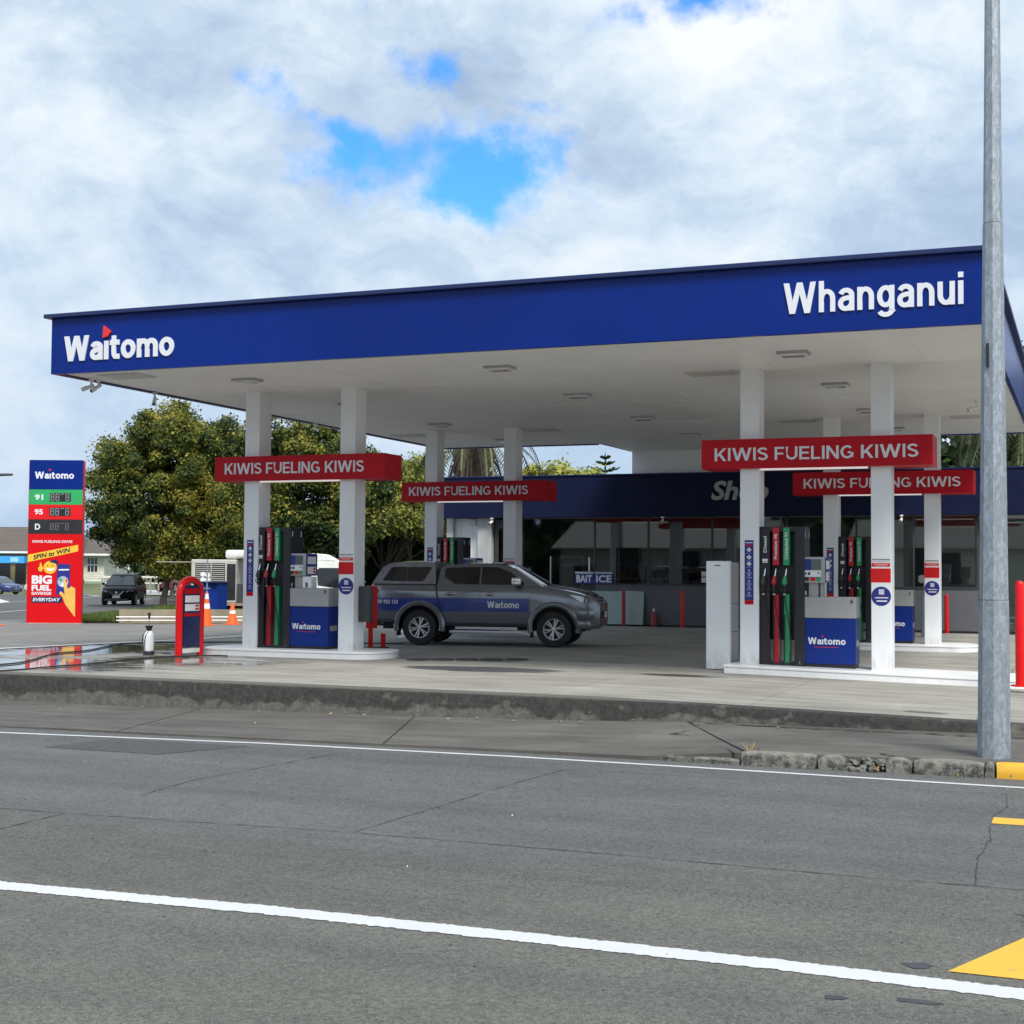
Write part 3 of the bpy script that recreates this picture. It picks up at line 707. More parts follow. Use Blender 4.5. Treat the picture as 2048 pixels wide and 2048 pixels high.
# ================================================================ CANOPY
cp=empty('canopy',(-9,28,0),'blue edged forecourt canopy with white ceiling on eight white columns','canopy')
X0,X1,Y0,YB,H,HT=-16.85,-1.25,20.19,36.5,5.02,6.0
T=.07
bxo('fascia',(X0,X1,Y0,Y0+T,H,HT),M_blue,cp)
bxo('fascia',(X0,X0+T,Y0+T,YB,H,HT),M_blue,cp)
bxo('fascia',(X1-T,X1,Y0+T,YB,H,HT),M_blue,cp)
bxo('fascia',(X0+T,-12.17,YB-T,YB,H,HT),M_blue,cp); bxo('fascia',(-3.9,X1-T,YB-T,YB,H,HT),M_blue,cp)
one('flashing',lambda bm:[box(bm,X0-.12,X1+.03,Y0-.09,Y0+.15,HT,HT+.07,bev=.01),box(bm,X0-.12,X0+.15,Y0+.15,YB+.1,HT,HT+.07,bev=.01),box(bm,X1-.15,X1+.10,Y0+.15,YB+.1,HT,HT+.07,bev=.01)],M_flash,cp)
def sof(bm):
    o=[(X0+T,Y0+T),(X1-T,Y0+T),(X1-T,YB-T),(-4.0,YB-T),(-4.0,39.2),(-12.04,39.2),(-12.17,YB-T),(X0+T,YB-T)]
    extr(bm,[(x,y,H+.03) for x,y in o],(0,0,.05))
one('soffit',sof,M_soffit,cp)
one('soffit_trim',lambda bm:[box(bm,X0+T,X1-T,Y0+T,Y0+T+.04,H+.005,H+.029),box(bm,X0+T,X0+T+.04,Y0+T+.04,YB-T,H+.005,H+.029)],M_flash,cp)
one('roof_deck',lambda bm:extr(bm,[(x,y,5.6) for x,y in [(X0+T,Y0+T),(X1-T,Y0+T),(X1-T,YB-T),(-4.0,YB-T),(-4,39.3),(-12.1,39.3),(-12.17,YB-T),(X0+T,YB-T)]],(0,0,.06)),M_grey,cp)
one('rear_wall',lambda bm:[box(bm,-12.07,-4.0,39.18,39.26,4.395,H+.03),box(bm,-12.12,-12.04,36.5,39.18,H+.03,5.6)],M_white,cp)
one('soffit_joint',lambda bm:[box(bm,X0+.2,X1-.2,y,y+.012,H+.024,H+.0295) for y in (23.9,27.6,31.3,35.0)]+[box(bm,x,x+.008,Y0+.2,YB-.2,H+.0245,H+.0295) for x in (-14.4,-12,-9.6,-7.2,-4.8,-2.4)],pm('seam_grey',(.80,.79,.78),.7),cp)
for (x,y) in [(-5.96,23.9),(-15.8,20.95),(-6.03,32.1),(-15.97,32.7),(-12.23,32.3),(-2.35,32.4)]:
    one('access_hatch',lambda bm:[box(bm,x-.42,x+.42,y-.3,y+.3,H+.012,H+.0295),box(bm,x-.40,x+.40,y-.28,y+.28,H+.006,H+.0125)],[pm('hatch_panel',(.62,.61,.58),.5)],cp)
XC=[-15.078,-12.999,-5.404,-3.260]; CW,CD=.318,.455
for yi,yc in enumerate((23.67,31.77)):
    for xi,xc in enumerate(XC):
        zb=.12+zf(xc,yc)
        c=one('column',lambda bm:[box(bm,xc,xc+CW,yc,yc+CD-.09,zb,H+.03,bev=.006),box(bm,xc+.006,xc+CW-.006,yc+CD-.089,yc+CD,zb,H+.03,bev=.02)],M_white,cp)
        if xi in (0,2):
            # tall navy safety strip with symbols
            def st(bm):
                x0=xc+.078; y=yc-.004; box(bm,x0,x0+.149,y,y+.003,1.10+zb-.1,2.17+zb-.1)
            s=one('safety_sticker',st,M_pnavy,c)
            def st2(bm):
                x0=xc+.078; y=yc-.0055; zz=zb-.1; cx=x0+.0745
                def q(a,b,c_,d,mi=0): quad(bm,[(a,y,c_+zz),(b,y,c_+zz),(b,y,d+zz),(a,y,d+zz)],mi)
                q(x0+.015,x0+.134,2.12,2.135); q(x0+.01,x0+.139,2.075,2.095,1); q(x0,x0+.149,1.10,1.17,1)
                for k,z in enumerate((2.01,1.885,1.775)):
                    r=.042; quad(bm,[(cx-r,y,z+zz),(cx,y,z-r+zz),(cx+r,y,z+zz),(cx,y,z+r+zz)]); quad(bm,[(cx-.012,y-.001,z+zz),(cx,y-.001,z-.014+zz),(cx+.012,y-.001,z+zz),(cx,y-.001,z+.014+zz)],2)
                    q(x0+.03,x0+.12,z-.062,z-.056,3)
                for z in (1.665,1.59,1.485,1.395,1.29):
                    quad(bm,[(cx+.022*math.cos(a),y,z+zz+.022*math.sin(a)) for a in [k*math.pi/5 for k in range(10)]],3)
                    for dz in (.036,.048,.06): q(x0+.022+dz*.2,x0+.127-dz*.2,z-dz,z-dz+.006,3)
                q(x0+.02,x0+.129,1.145,1.152); q(x0+.02,x0+.129,1.12,1.127)
            one('symbols',st2,[M_pwhite,M_pred,M_pnavy,pm('print_pale',(.35,.37,.6),.45)],c,keepn=True)
        else:
            def nt(bm):
                y=yc-.004; zz=zb-.1
                def q(a,b,c_,d,mi=0,dy=0): quad(bm,[(xc+a,y-dy,c_+zz),(xc+b,y-dy,c_+zz),(xc+b,y-dy,d+zz),(xc+a,y-dy,d+zz)],mi)
                q(.015,.30,1.895,1.905,2); q(.015,.30,1.872,1.877,2)
                q(.01,.30,1.785,1.845,0); q(.03,.28,1.822,1.829,1,.001); q(.06,.25,1.802,1.807,1,.001)
                q(-.004,.31,1.53,1.755,0)
                for z in (1.72,1.69,1.655,1.62,1.585,1.555): q(.02,.28-random.random()*.06,z,z+.008,3,.001)
                quad(bm,[(xc+.158+.155*math.cos(a),y,1.308+zz+.155*math.sin(a)) for a in [k*math.pi/16 for k in range(32)]],4)
                q(.06,.27,1.275,1.290,1,.001); q(.085,.25,1.22,1.24,1,.001); q(.10,.23,1.295,1.30,0,.001)
                q(.12,.205,1.335,1.42,5,.001)
                q(.03,.055,1.33,1.34,3,.001)
            one('notice',nt,[M_pred,M_pwhite,M_dgrey,pm('print_dark_red',(.40,.02,.02),.45),M_pnavy,pm('print_pale_patch',(.55,.58,.70),.45)],c,keepn=True)
# canopy lettering
fy=Y0-.001
brand((-16.56,fy,5.225),X_,Z_,2.28,.44,M_letter,cp,.022,True)
one('logo_flag',lambda bm:extr(bm,[(-15.74,fy,5.60),(-15.72,fy,5.815),(-15.56,fy,5.70),(-15.63,fy,5.62)],(0,-.035,0)),M_lred,cp)
stroke_text('Whanganui',(-3.983,fy,5.30),X_,Z_,2.44,.44,M_letter,cp,.022,t=.165,cond=.82,gap=.10)
# ceiling lights
rows=['front','second','third','rear']; cols_=['left','middle','right']
lt=None
for ri,y in enumerate((22.05,26.0,30.3,34.4)):
    for ci,x in enumerate((-14.02,-9.1,-4.2)):
        if lt is None:
            lt=empty('canopy_light',(0,0,0),'x','light','flat ceiling lights under the canopy')
            one('housing',lambda bm:[box(bm,-.21,.21,-.14,.14,-.035,.03,bev=.012)],M_refl,lt)
            one('diffuser',lambda bm:[extr(bm,[(-.17,-.10,-.035),(.17,-.10,-.035),(.17,.10,-.035),(-.17,.10,-.035)],(0,0,-.012))],M_lamp,lt)
            one('rim',lambda bm:[box(bm,-.235,.235,-.165,-.141,-.012,.03),box(bm,-.235,.235,.141,.165,-.012,.03),box(bm,-.235,-.211,-.14,.14,-.012,.03),box(bm,.211,.235,-.14,.14,-.012,.03)],M_silver,lt)
            o=lt
        else: o=copy_tree(lt)
        o.location=(x,y,H); o['label']='ceiling light in the %s row of the canopy, %s of its three lights'%(rows[ri],cols_[ci])
# security cameras under the canopy edge
def seccam(loc,rz,label,tilt=-.35):
    t=empty('security_camera',loc,label,'security camera','security cameras under the canopy',rz)
    bmt=B(); lathe(bmt,[(.05,0),(.05,-.03),(.02,-.04),(.02,-.09)],(loc[0],loc[1],loc[2]),14); fin('bracket',bmt,M_refl,t,True)
    b=B(); d=Vector((math.cos(rz)*math.cos(tilt),math.sin(rz)*math.cos(tilt),math.sin(tilt))); p=Vector(loc)+Vector((0,0,-.12))
    tube(b,[p-d*.05,p+d*.14],.034,12); tube(b,[p+d*.08,p+d*.18],[.041,.041],12); fin('camera_body',b,M_refl,t,True)
    b=B(); tube(b,[p+d*.181,p+d*.186],.028,12); fin('lens',b,M_black,t)
seccam((-16.62,21.0,H),R(200),'white camera at the left front corner of the canopy, aimed left'); seccam((-16.5,21.05,H),R(250),'white camera at the left front corner of the canopy, aimed forward',-.6)
seccam((-16.7,23.0,H),R(-60),'white camera on the left canopy edge, second from the front',-.7); seccam((-16.65,29.1,H),R(-20),'white camera on the left canopy edge above the second column')
seccam((-16.7,35.3,H),R(-60),'white camera at the rear left corner of the canopy'); seccam((-2.0,29.3,H),R(200),'white camera under the right side of the canopy near the pole')
# red header signs
for nm,(xa,xb,yy,z0,z1),lab in [('b1',(-15.68,-12.0,23.55,3.32,3.79),'red header sign over the front left pump island'),('b3',(-6.04,-2.28,23.55,3.37,3.86),'red header sign over the front right pump island'),
    ('b2',(-15.66,-11.83,31.65,3.31,3.78),'red header sign over the rear left pump island behind the pickup'),('b4',(-6.05,-2.22,31.65,3.35,3.845),'red header sign over the rear right pump island')]:
    t=empty('header_sign',((xa+xb)/2,yy,z0),lab,'sign','red header signs on the pump islands')
    xr=xb-.02 if yy>30 else xb
    # box with openings for the two columns is built as front, back and end panels
    bxo('sign_box',(xa,xr,yy,yy+.11,z0,z1),M_red,t,bev=.006)
    bxo('sign_box',(xa,xr,yy+.59,yy+.70,z0,z1),M_red,t,bev=.006)
    bxo('end_panel',(xa+.002,xa+.06,yy+.11,yy+.59,z0+.002,z1-.002),M_red,t); bxo('end_panel',(xr-.06,xr-.002,yy+.11,yy+.59,z0+.002,z1-.002),M_red,t)
    cs=XC[:2] if xa<-10 else XC[2:]
    one('top_plate',lambda bm:[box(bm,a,b,yy+.111,yy+.589,zz,zz+.02) for a,b in ((xa+.061,cs[0]-.003),(cs[0]+CW+.003,cs[1]-.003),(cs[1]+CW+.003,xr-.061)) for zz in (z0+.012,z1-.03)],M_red,t)
    bxo('light_strip',(cs[0]+CW+.02,cs[1]-.06,yy+.14,yy+.24,z0-.022,z0+.008),pm('tube_light',(.9,.9,.88),.4,emit=.25),t)
    tl=xa+.235; tr=xr-.21 if yy<30 else xr-.245; 
    if nm=='b1': tl,tr=-15.443,-12.43
    if nm=='b3': tl,tr=-5.808,-2.50
    if nm=='b2': tl,tr=-15.45,-12.32
    if nm=='b4': tl,tr=-5.809,-2.50
    zz0=z0+(.13 if yy<30 else .14)
    stroke_text('KIWIS FUELING KIWIS',(tl,yy-.001,zz0),X_,Z_,tr-tl,.215,M_letter,t,.012,t=.165,gap=.12)
# ================================================================ ISLANDS
def island(x0,x1,y0,y1,lab,grp='white pump islands',square_left=False):
    t=empty('pump_island',((x0+x1)/2,(y0+y1)/2,0),lab,'kerb island',grp)
    ry=(y1-y0)/2; cy=(y0+y1)/2
    def outline(o):
        pts=[]; r=ry*.62
        for k in range(13):
            a=-math.pi/2+math.pi*k/12; pts.append((x1-r+(r+o)*math.cos(a),cy+(ry+o)*math.sin(a)))
        if square_left: pts+= [(x0-o,y1+o),(x0-o,y0-o)]
        else:
            for k in range(13):
                a=math.pi/2+math.pi*k/12; pts.append((x0+r+(r+o)*math.cos(a),cy+(ry+o)*math.sin(a)))
        return pts
    def f(bm):
        levels=[(0,-.03),(0,.105),(.012,.112),(.012,.138),(.004,.146),(-.05,.147)]; prev=None; first=None
        for o,z in levels:
            ring=[bm.verts.new((x,y,z-.01+zf(x,y))) for x,y in outline(o)]
            if prev:
                for k in range(len(ring)): bm.faces.new((prev[k],prev[(k+1)%len(ring)],ring[(k+1)%len(ring)],ring[k]))
            prev=ring
        bm.faces.new(prev)
    one('island_base',f,pm('island_white',(.78,.79,.80),.35,var=.04,dirt=.2),t,True,30)
    return t
island(-15.86,-11.98,23.2,24.62,'white painted pump island at the front left, round at both ends')
island(-5.56,-.6,23.2,24.62,'white painted pump island at the front right beside the slim white cabinet',square_left=True)
island(-15.8,-11.6,31.3,32.72,'white painted pump island at the rear left behind the pickup')
island(-5.9,-2.17,31.3,32.72,'white painted pump island at the rear right')
for k,(x,y) in enumerate([(-11.332, 23.665), (-10.942, 23.877), (-10.549, 24.091), (-10.15, 24.308), (-9.752, 24.525)]):
    t=empty('fill_point_cover',(x,y,0),['leftmost','second','middle','fourth','rightmost'][k]+' of five dark round covers in a row on the concrete before the pickup','manhole cover','round covers set in the forecourt')
    one('rim',lambda bm:lathe(bm,[(.215,.001),(.215,.022),(.19,.028),(.185,.02)],(x,y,0),28,cap=False),M_dgrey,t,True); one('lid',lambda bm:lathe(bm,[(.0,.024),(.06,.026),(.184,.020)],(x,y,0),28,cap=False),M_black,t,True)
# slim white cabinet
def wc():
    t=empty('service_cabinet',(-5.8,24.1,0),'tall slim white cabinet at the left end of the front right pump island','cabinet')
    bxo('shell',(-6.03,-5.615,23.85,23.97,.0,1.83),M_white,t,bev=.012)
    bxo('rear_shell',(-6.0,-5.63,23.972,24.55,.02,1.81),M_silver,t,bev=.01)
    bxo('label_slot',(-5.88,-5.78,23.846,23.851,1.745,1.762),M_dgrey,t)
    for z in (1.1,.62): bxo('side_band',(-5.634,-5.626,24.0,24.5,z,z+.012),M_dgrey,t)
wc()
# ================================================================ FUEL DISPENSER (local frame: x right, y back, z up; origin at tower left front foot)
def dispenser():
    t=empty('fuel_dispenser',(0,0,0),'x','fuel pump','fuel dispensers on the pump islands')
    # tower frame (x 0..0.78)
    one('tower',lambda bm:[box(bm,0,.045,0,.47,0,2.30,bev=.005),box(bm,.62,.78,0,.47,0,2.30,bev=.006),box(bm,.045,.62,.20,.27,.42,2.28),box(bm,.045,.62,.02,.45,2.22,2.30,bev=.004),box(bm,.045,.62,.0,.46,-.02,.05),box(bm,.045,.20,.02,.20,.05,2.22)],M_black,t)
    for x0,x1,m,word in ((.058,.188,M_black,'Diesel'),(.248,.352,M_dred,'Premium 95'),(.423,.527,M_green,'Unleaded 91')):
        top=.015 if word!='Diesel' else .03
        p=bxo('hose_bay',(x0,x1,.01,.19,1.66 if word!='Diesel' else 1.68,2.285),m,t,bev=.008)
        wd=.055; 
        L={'Diesel':.27,'Premium 95':.42,'Unleaded 91':.44}[word]
        lettering('lettering',word,((x0+x1)/2+wd*.5,.009,1.76 if word!='Diesel' else 1.87),(0,0,1),(-1,0,0),L,wd,M_letter,p,depth=.0015,bold=.025)
        if word=='Diesel':
            quad_b=B(); 
            for z0,z1 in ((1.725,1.765),(1.70,1.717)): box(quad_b,x0+.02,x1-.02,.006,.009,z0,z1)
            fin('fuel_label',quad_b,M_pwhite,p)
        # lower coloured channel
        one('hose_channel',lambda bm:[box(bm,x0+.012,x1-.006,.03,.17,.012,1.18,bev=.006)],m,t)
        # nozzle: spout up, body, handle
        cx=(x0+x1)/2-.01; n=B()
        tube(n,[(cx+.02,-.01,1.60),(cx+.012,-.02,1.53),(cx,-.035,1.46)],[.009,.012,.016],8); noz=fin('nozzle',n,M_chrome,t,True)
        n=B(); tube(n,[(cx,-.035,1.475),(cx-.004,-.045,1.43),(cx-.01,-.05,1.36),(cx-.012,-.045,1.33)],[.026,.036,.045,.018],10); fin('nozzle_grip',n,m if word!='Diesel' else M_dgrey,noz,True)
        n=B(); tube(n,[(cx-.01,-.03,1.34),(cx-.012,-.02,1.27),(cx-.012,-.015,1.19)],[.03,.028,.024],8); tube(n,[(cx-.05,-.04,1.31),(cx-.055,-.06,1.27),(cx-.02,-.05,1.22)],.007,6); fin('nozzle_holder',n,M_black,noz,True)
        n=B(); lathe(n,[(.0,0),(.024,.0),(.024,.02),(0,.02)],(cx-.012,-.015,1.168),10,cap=False); fin('hose_swivel',n,M_chrome,noz,True)
        h=B(); pts=[]
        for k in range(19):
            s=k/18; pts.append((cx-.012+.10*math.sin(s*math.pi*.5)**2+(.035*math.sin(s*3.1)),-.015-.03*math.sin(s*math.pi),1.17-1.08*s+.0*s))
        bx_=pts[-1]; 
        for k in range(1,9):
            a=math.pi*k/8; pts.append((bx_[0]+.035-.035*math.cos(a),bx_[1],bx_[2]-.045*math.sin(a)))
        lx=pts[-1]
        for k in range(1,9): s=k/8; pts.append((lx[0]-.004*s,lx[1]+.03*s,lx[2]+.75*s))
        tube(h,pts,.0105,7); fin('hose',h,M_rubber,t,True)
    b=B()
    for x in (.02,.70):
        for z in (.045,.075): lathe(b,[(.0,-.004),(.007,-.004),(.007,.0)],(x,0,z),8,'y',cap=True)
    fin('bolt',b,M_chrome,t,kind='stuff')
    for xx,s in ((.70,'8'),(.70,'7')): pass
    # side marks at tower top
    one('tower_number',lambda bm:[box(bm,.781,.783,.06,.085,2.12,2.22),box(bm,.781,.783,.38,.405,2.12,2.22)],M_pwhite,t)
    # cabinet (x .67..1.60)
    cb=one('cabinet',lambda bm:[box(bm,.672,1.60,.02,.45,.05,.795,bev=.008)],M_dblue,t)
    one('cabinet_top',lambda bm:[box(bm,.665,1.607,.012,.458,.80,1.145,bev=.01)],M_silver,t)
    one('cabinet_seam',lambda bm:[box(bm,.674,1.598,.022,.448,.793,.802)],M_black,t)
    one('plinth',lambda bm:[box(bm,.69,1.59,.04,.43,-.02,.055)],M_black,t)
    one('side_vent',lambda bm:[box(bm,1.601,1.606,.10,.36,.34,.44)],M_silver,t)
    one('lock',lambda bm:[lathe(bm,[(.0,-.003),(.01,-.003),(.01,0)],(1.13,.012,.99),10,'y')],M_chrome,t)
    brand((.83,.0185,.37),X_,Z_,.61,.11,M_letter,cb,.003)
    one('logo_flag',lambda bm:[extr(bm,[(1.055,.0185,.485),(1.055,.0185,.525),(1.09,.0185,.505)],(0,-.003,0)),box(bm,.93,1.33,.0165,.0185,.320,.328)],M_lred,cb)
    brand((1.6015,.12,.39),(0,1,0),Z_,.2,.05,M_letter,cb,.002)
    # display head on posts
    hd=one('display_head',lambda bm:[box(bm,.715,1.113,.02,.45,1.375,1.80,bev=.02,seg=2)],M_silver,t,True)
    one('screen',lambda bm:[box(bm,.775,.885,.012,.02,1.585,1.765)],M_pnavy,hd); one('screen',lambda bm:[box(bm,.886,1.045,.010,.02,1.592,1.76)],pm('lcd',(.12,.15,.15),.15),hd)
    one('price_panel',lambda bm:[box(bm,.775,1.045,.011,.02,1.475,1.575)],M_pwhite,hd)
    one('panel_mark',lambda bm:[box(bm,.985,1.02,.009,.012,1.525,1.545),box(bm,.785,.81,.009,.012,1.50,1.55),box(bm,.83,.87,.009,.012,1.50,1.55)],M_dgrey,hd)
    for a,b_,m in ((.775,.845,M_black),(.87,.95,M_pred),(.965,1.035,M_green)): one('button',lambda bm:[box(bm,a,b_,.008,.02,1.405,1.465,bev=.004)],m,hd)
    one('notice_panel',lambda bm:[box(bm,1.1135,1.118,.03,.44,1.385,1.79)],M_pnavy,hd)
    one('notice',lambda bm:[box(bm,1.1185,1.12,.07,.39,1.60,1.74),box(bm,1.1185,1.12,.07,.39,1.41,1.55)],M_pwhite,hd)
    one('notice_mark',lambda bm:[box(bm,1.1201,1.121,.29,.37,1.49,1.53),box(bm,1.1201,1.121,.29,.37,1.43,1.47)],M_pred,hd)
    one('post',lambda bm:[box(bm,.83,.985,.10,.36,1.14,1.38),box(bm,1.02,1.05,.12,.34,1.14,1.38)],M_silver,t)
    one('receipt_printer',lambda bm:[box(bm,.725,.815,.06,.38,1.14,1.37,bev=.006)],M_black,t); one('receipt',lambda bm:[box(bm,.75,.80,.057,.06,1.17,1.24)],M_pwhite,t)
    return t
d0=dispenser()
for i,(dx,dy,num,lab) in enumerate([(-5.115,23.70,'6','fuel dispenser numbered 6 on the front right island'),(-14.842,23.70,'8','fuel dispenser numbered 8 on the front left island'),(-5.115,31.80,'2','fuel dispenser numbered 2 on the rear right island'),(-14.842,31.80,'4','fuel dispenser on the rear left island, behind the pickup')]):
    o=d0 if i==0 else copy_tree(d0)
    o.location=(dx,dy,.137+zf(dx+.8,dy)); o['label']=lab
    bpy.context.view_layer.update()
    zz=o.location.z
    if num!='4': lettering('pump_number',num,(dx+1.515,dy+.0105,zz+1.045),X_,Z_,.048,.07,M_black,o,depth=.0015,bold=.02)
# white towel box on dispenser 8
t=empty('paper_towel_box',(-13.72,23.85,1.3),'white paper towel box standing on dispenser 8 below its display','box')
bxo('box_body',(-13.815,-13.62,23.74,23.95,1.285,1.50),M_white,t,bev=.006)
one('box_mark',lambda bm:[box(bm,-13.745,-13.70,23.736,23.739,1.30,1.39)],M_dgrey,t)
# black board clamped to column 2
t=empty('waste_panel',(-12.3,23.9,.6),'black rounded board clamped to the second front column beside the pickup','bin')
one('board',lambda bm:box(bm,-12.70,-12.44,23.86,24.00,.66,1.33,bev=.03,seg=2),M_dgrey,t,True)
one('bracket',lambda bm:[box(bm,-12.72,-12.69,23.90,23.94,z,z+.03) for z in (.76,1.22)],M_black,t)
# ================================================================ HOOPS & BOLLARDS
def hoop(p,q,h,r,lab):
    p=Vector(p);q=Vector(q); c=(p+q)/2; d=(q-p); w_=d.length/2; d.normalize()
    t=empty('payment_hoop',(c.x,c.y,0),lab,'kiosk'); ang=math.atan2(d.y,d.x)
    b=B(); pts=[p,p+Vector((0,0,h-w_-.0))]
    rr=w_; hh=h-rr-r
    pts=[p+Vector((0,0,z)) for z in (0,.4,.8,hh)]
    for k in range(1,12):
        a=math.pi-math.pi*k/12; pts.append(c+d*(rr*math.cos(a))+Vector((0,0,hh+rr*math.sin(a)*.92)))
    pts+=[q+Vector((0,0,z)) for z in (hh,.8,.4,0)]
    tube(b,pts,r,16); fin('hoop_tube',b,M_redpaint,t,True,60)
    n=Vector((d.y,-d.x,0))
    def slab(nm,a0,a1,z0,z1,off,th,m,par=t):
        b=B(); A=c+d*a0+n*off; Bp=c+d*a1+n*off; tt=n*th
        extr(b,[(A.x,A.y,z0),(Bp.x,Bp.y,z0),(Bp.x,Bp.y,z1),(A.x,A.y,z1)],tuple(tt)); return fin(nm,b,m,par)
    k=slab('kiosk_panel',-w_+.07,w_-.07,.16,h-.20,-.05,.10,M_navy)
    slab('kiosk_header',-w_+.07,w_-.07,1.16,1.26,.051,.006,M_red,k); slab('kiosk_band',-w_+.07,w_-.07,.74,.80,.051,.006,M_red,k)
    slab('notice',-w_+.10,w_-.10,1.0,1.13,.052,.004,M_pwhite,k); slab('notice',-w_+.10,w_-.10,.84,.97,.052,.004,M_pwhite,k)
    slab('notice_mark',.08,w_-.12,.92,.955,.057,.002,M_pred,k); slab('notice_mark',.08,w_-.12,.86,.895,.057,.002,M_pred,k)
    slab('base_rail',-w_+.06,w_-.06,.06,.14,-.04,.08,M_refl)
hoop((-15.72,22.52,0),(-15.66,23.12,0),1.52,.068,'red hoop round a navy payment kiosk in front of the left island')
def bollard(x,y,h,r,z,lab,base=True,mat=M_redpaint):
    t=empty('bollard',(x,y,z),lab,'bollard','red steel bollards')
    b=B(); lathe(b,[(r,0),(r,h-r*.8)]+[(r*math.cos(a),h-r*.8+r*.8*math.sin(a)) for a in (.4,.8,1.2,1.5)],(x,y,z),20,cap=True); fin('post',b,mat,t,True,50)
    if base:
        bb=B(); lathe(bb,[(r*2.0,0),(r*2.0,.02),(r*1.2,.022)],(x,y,z),20); fin('base_plate',bb,mat,t)
bollard(-.95,22.55,1.56,.068,-.012,'tall red bollard right of the lamp post at the edge of the forecourt')
bollard(-12.22,38.9,1.02,.055,.1,'dark red bollard before the pale green board of the shop',False,pm('bollard_dull_red',(.35,.012,.02),.4))
bollard(-10.45,38.7,1.02,.055,.1,'red bollard before the grey shop wall, left of the slim white cabinet',False)
bollard(-3.42,38.7,1.0,.055,.1,'red bollard seen just right of the rear right column',False)
# red slotted barrier behind pickup
def bar():
    t=empty('plastic_barrier',(-13.9,26.75,0),'red plastic barrier with two slots standing behind the pickup','barrier')
    c=Vector((-13.90,26.75,0)); d=Vector((.93,.37,0)); n=Vector((.37,-.93,0))
    def pc(bm,a0,a1,z0,z1,o0,o1):
        A=c+d*a0+n*o0; Bq=c+d*a1+n*o0
        extr(bm,[(A.x,A.y,z0),(Bq.x,Bq.y,z0),(Bq.x,Bq.y,z1),(A.x,A.y,z1)],tuple(n*(o1-o0)))
    one('barrier_body',lambda bm:[pc(bm,-.11,-.03,.42,1.30,0,.06),pc(bm,.03,.12,.42,1.30,0,.06),pc(bm,-.03,.03,1.12,1.30,0,.06),pc(bm,-.03,.03,.68,.94,0,.06),pc(bm,-.03,.03,.42,.52,0,.06),pc(bm,-.13,-.10,1.05,1.09,0,.05),pc(bm,-.13,-.10,.98,1.01,0,.05),pc(bm,-.13,-.10,.62,.65,0,.05),pc(bm,-.13,-.10,.55,.58,0,.05)],M_redpaint,t)
    one('slot',lambda bm:[pc(bm,-.029,.029,.94,1.12,.005,.03),pc(bm,-.029,.029,.52,.68,.005,.03)],pm('slot_dark_red',(.10,.01,.01),.6),t)
    one('leg',lambda bm:[pc(bm,-.06,.035,0,.419,0,.06)],M_redpaint,t); one('leg',lambda bm:[pc(bm,.18,.28,0,.30,-.2,-.14)],M_redpaint,t)
    one('foot',lambda bm:[pc(bm,-.18,.36,0,.025,-.22,.08)],M_black,t)
bar()
# ================================================================ LAMP POST (front right)
t=empty('lamp_post',(-.905,15.42,-.2),'galvanised steel lamp post on the footpath at the right of the forecourt','lamp post')
def octo(bm,segs,cx=-.905,cy=15.42,lean=.0035):
    n=8; rings=[]
    for z,r in segs: rings.append([bm.verts.new((cx+lean*z+r*math.cos(math.pi/8+k*math.pi/4-.35),cy+r*math.sin(math.pi/8+k*math.pi/4-.35),z)) for k in range(n)])
    for a,b in zip(rings,rings[1:]):
        for k in range(n): bm.faces.new((a[k],a[(k+1)%n],b[(k+1)%n],b[k]))
    bm.faces.new(rings[0]); bm.faces.new(rings[-1])
one('post_section',lambda bm:octo(bm,[(-.24,.162),(1.38,.147)]),M_galv,t); one('post_section',lambda bm:octo(bm,[(1.385,.143),(3.2,.122),(5.25,.100)]),M_galv,t); one('post_section',lambda bm:octo(bm,[(5.255,.095),(7.5,.076),(9.6,.06)]),M_galv,t)
one('outreach_arm',lambda bm:tube(bm,[(-.87,15.42,9.4),(-.87,15.0,9.9),(-.87,14.2,10.1),(-.87,13.2,10.15)],[.05,.045,.04,.035],10),M_galv,t,True)
one('lantern',lambda bm:box(bm,-1.0,-.74,12.6,13.3,10.07,10.2,bev=.03),M_grey,t)
one('id_tag',lambda bm:box(bm,-.955,-.925,15.302,15.308,3.75,4.0),M_black,t)
# ================================================================ SHOP
YS=39.3
def sx(x): return x*.9357
def sz(z): return 1.65+(z-1.65)*.9357
shop=empty('shop_building',(-8,YS,.1),'low dark navy shop building with a glazed front behind the pumps','shop')
FT,FB=sz(4.57),sz(3.29); XL,XR=sx(-19.2),5.0
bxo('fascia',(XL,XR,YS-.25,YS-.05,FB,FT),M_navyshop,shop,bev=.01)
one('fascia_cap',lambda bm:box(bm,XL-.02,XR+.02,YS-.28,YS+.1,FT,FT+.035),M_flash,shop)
one('wall',lambda bm:[box(bm,XL,XR,YS+7,YS+7.2,.05,FT-.3),box(bm,XL,XL+.2,YS+.1,YS+7,.05,FT-.3),box(bm,XR-.2,XR,YS+.1,YS+7,.05,FT-.3)],pm('shop_wall',(.60,.62,.60),.8),shop)
one('roof',lambda bm:box(bm,XL,XR,YS-.05,YS+7.2,FT-.25,FT-.12),M_grey,shop)
one('ceiling',lambda bm:box(bm,XL+.2,XR-.2,YS+.1,YS+7,FB+.05,FB+.1),pm('shop_ceiling',(.70,.70,.69),.8),shop)
one('shop_floor',lambda bm:box(bm,XL+.2,XR-.2,YS,YS+7,.08,.13),pm('shop_floor_tile',(.35,.35,.34),.5),shop)
M_low=pm('lower_panel_grey',(.12,.125,.14),.5,var=.08)
gl=sx(-16.55); sillz=sz(1.225); 
one('lower_panel',lambda bm:[box(bm,sx(-14.13),sx(-2.86),YS,YS+.08,.14,sillz)],M_low,shop)
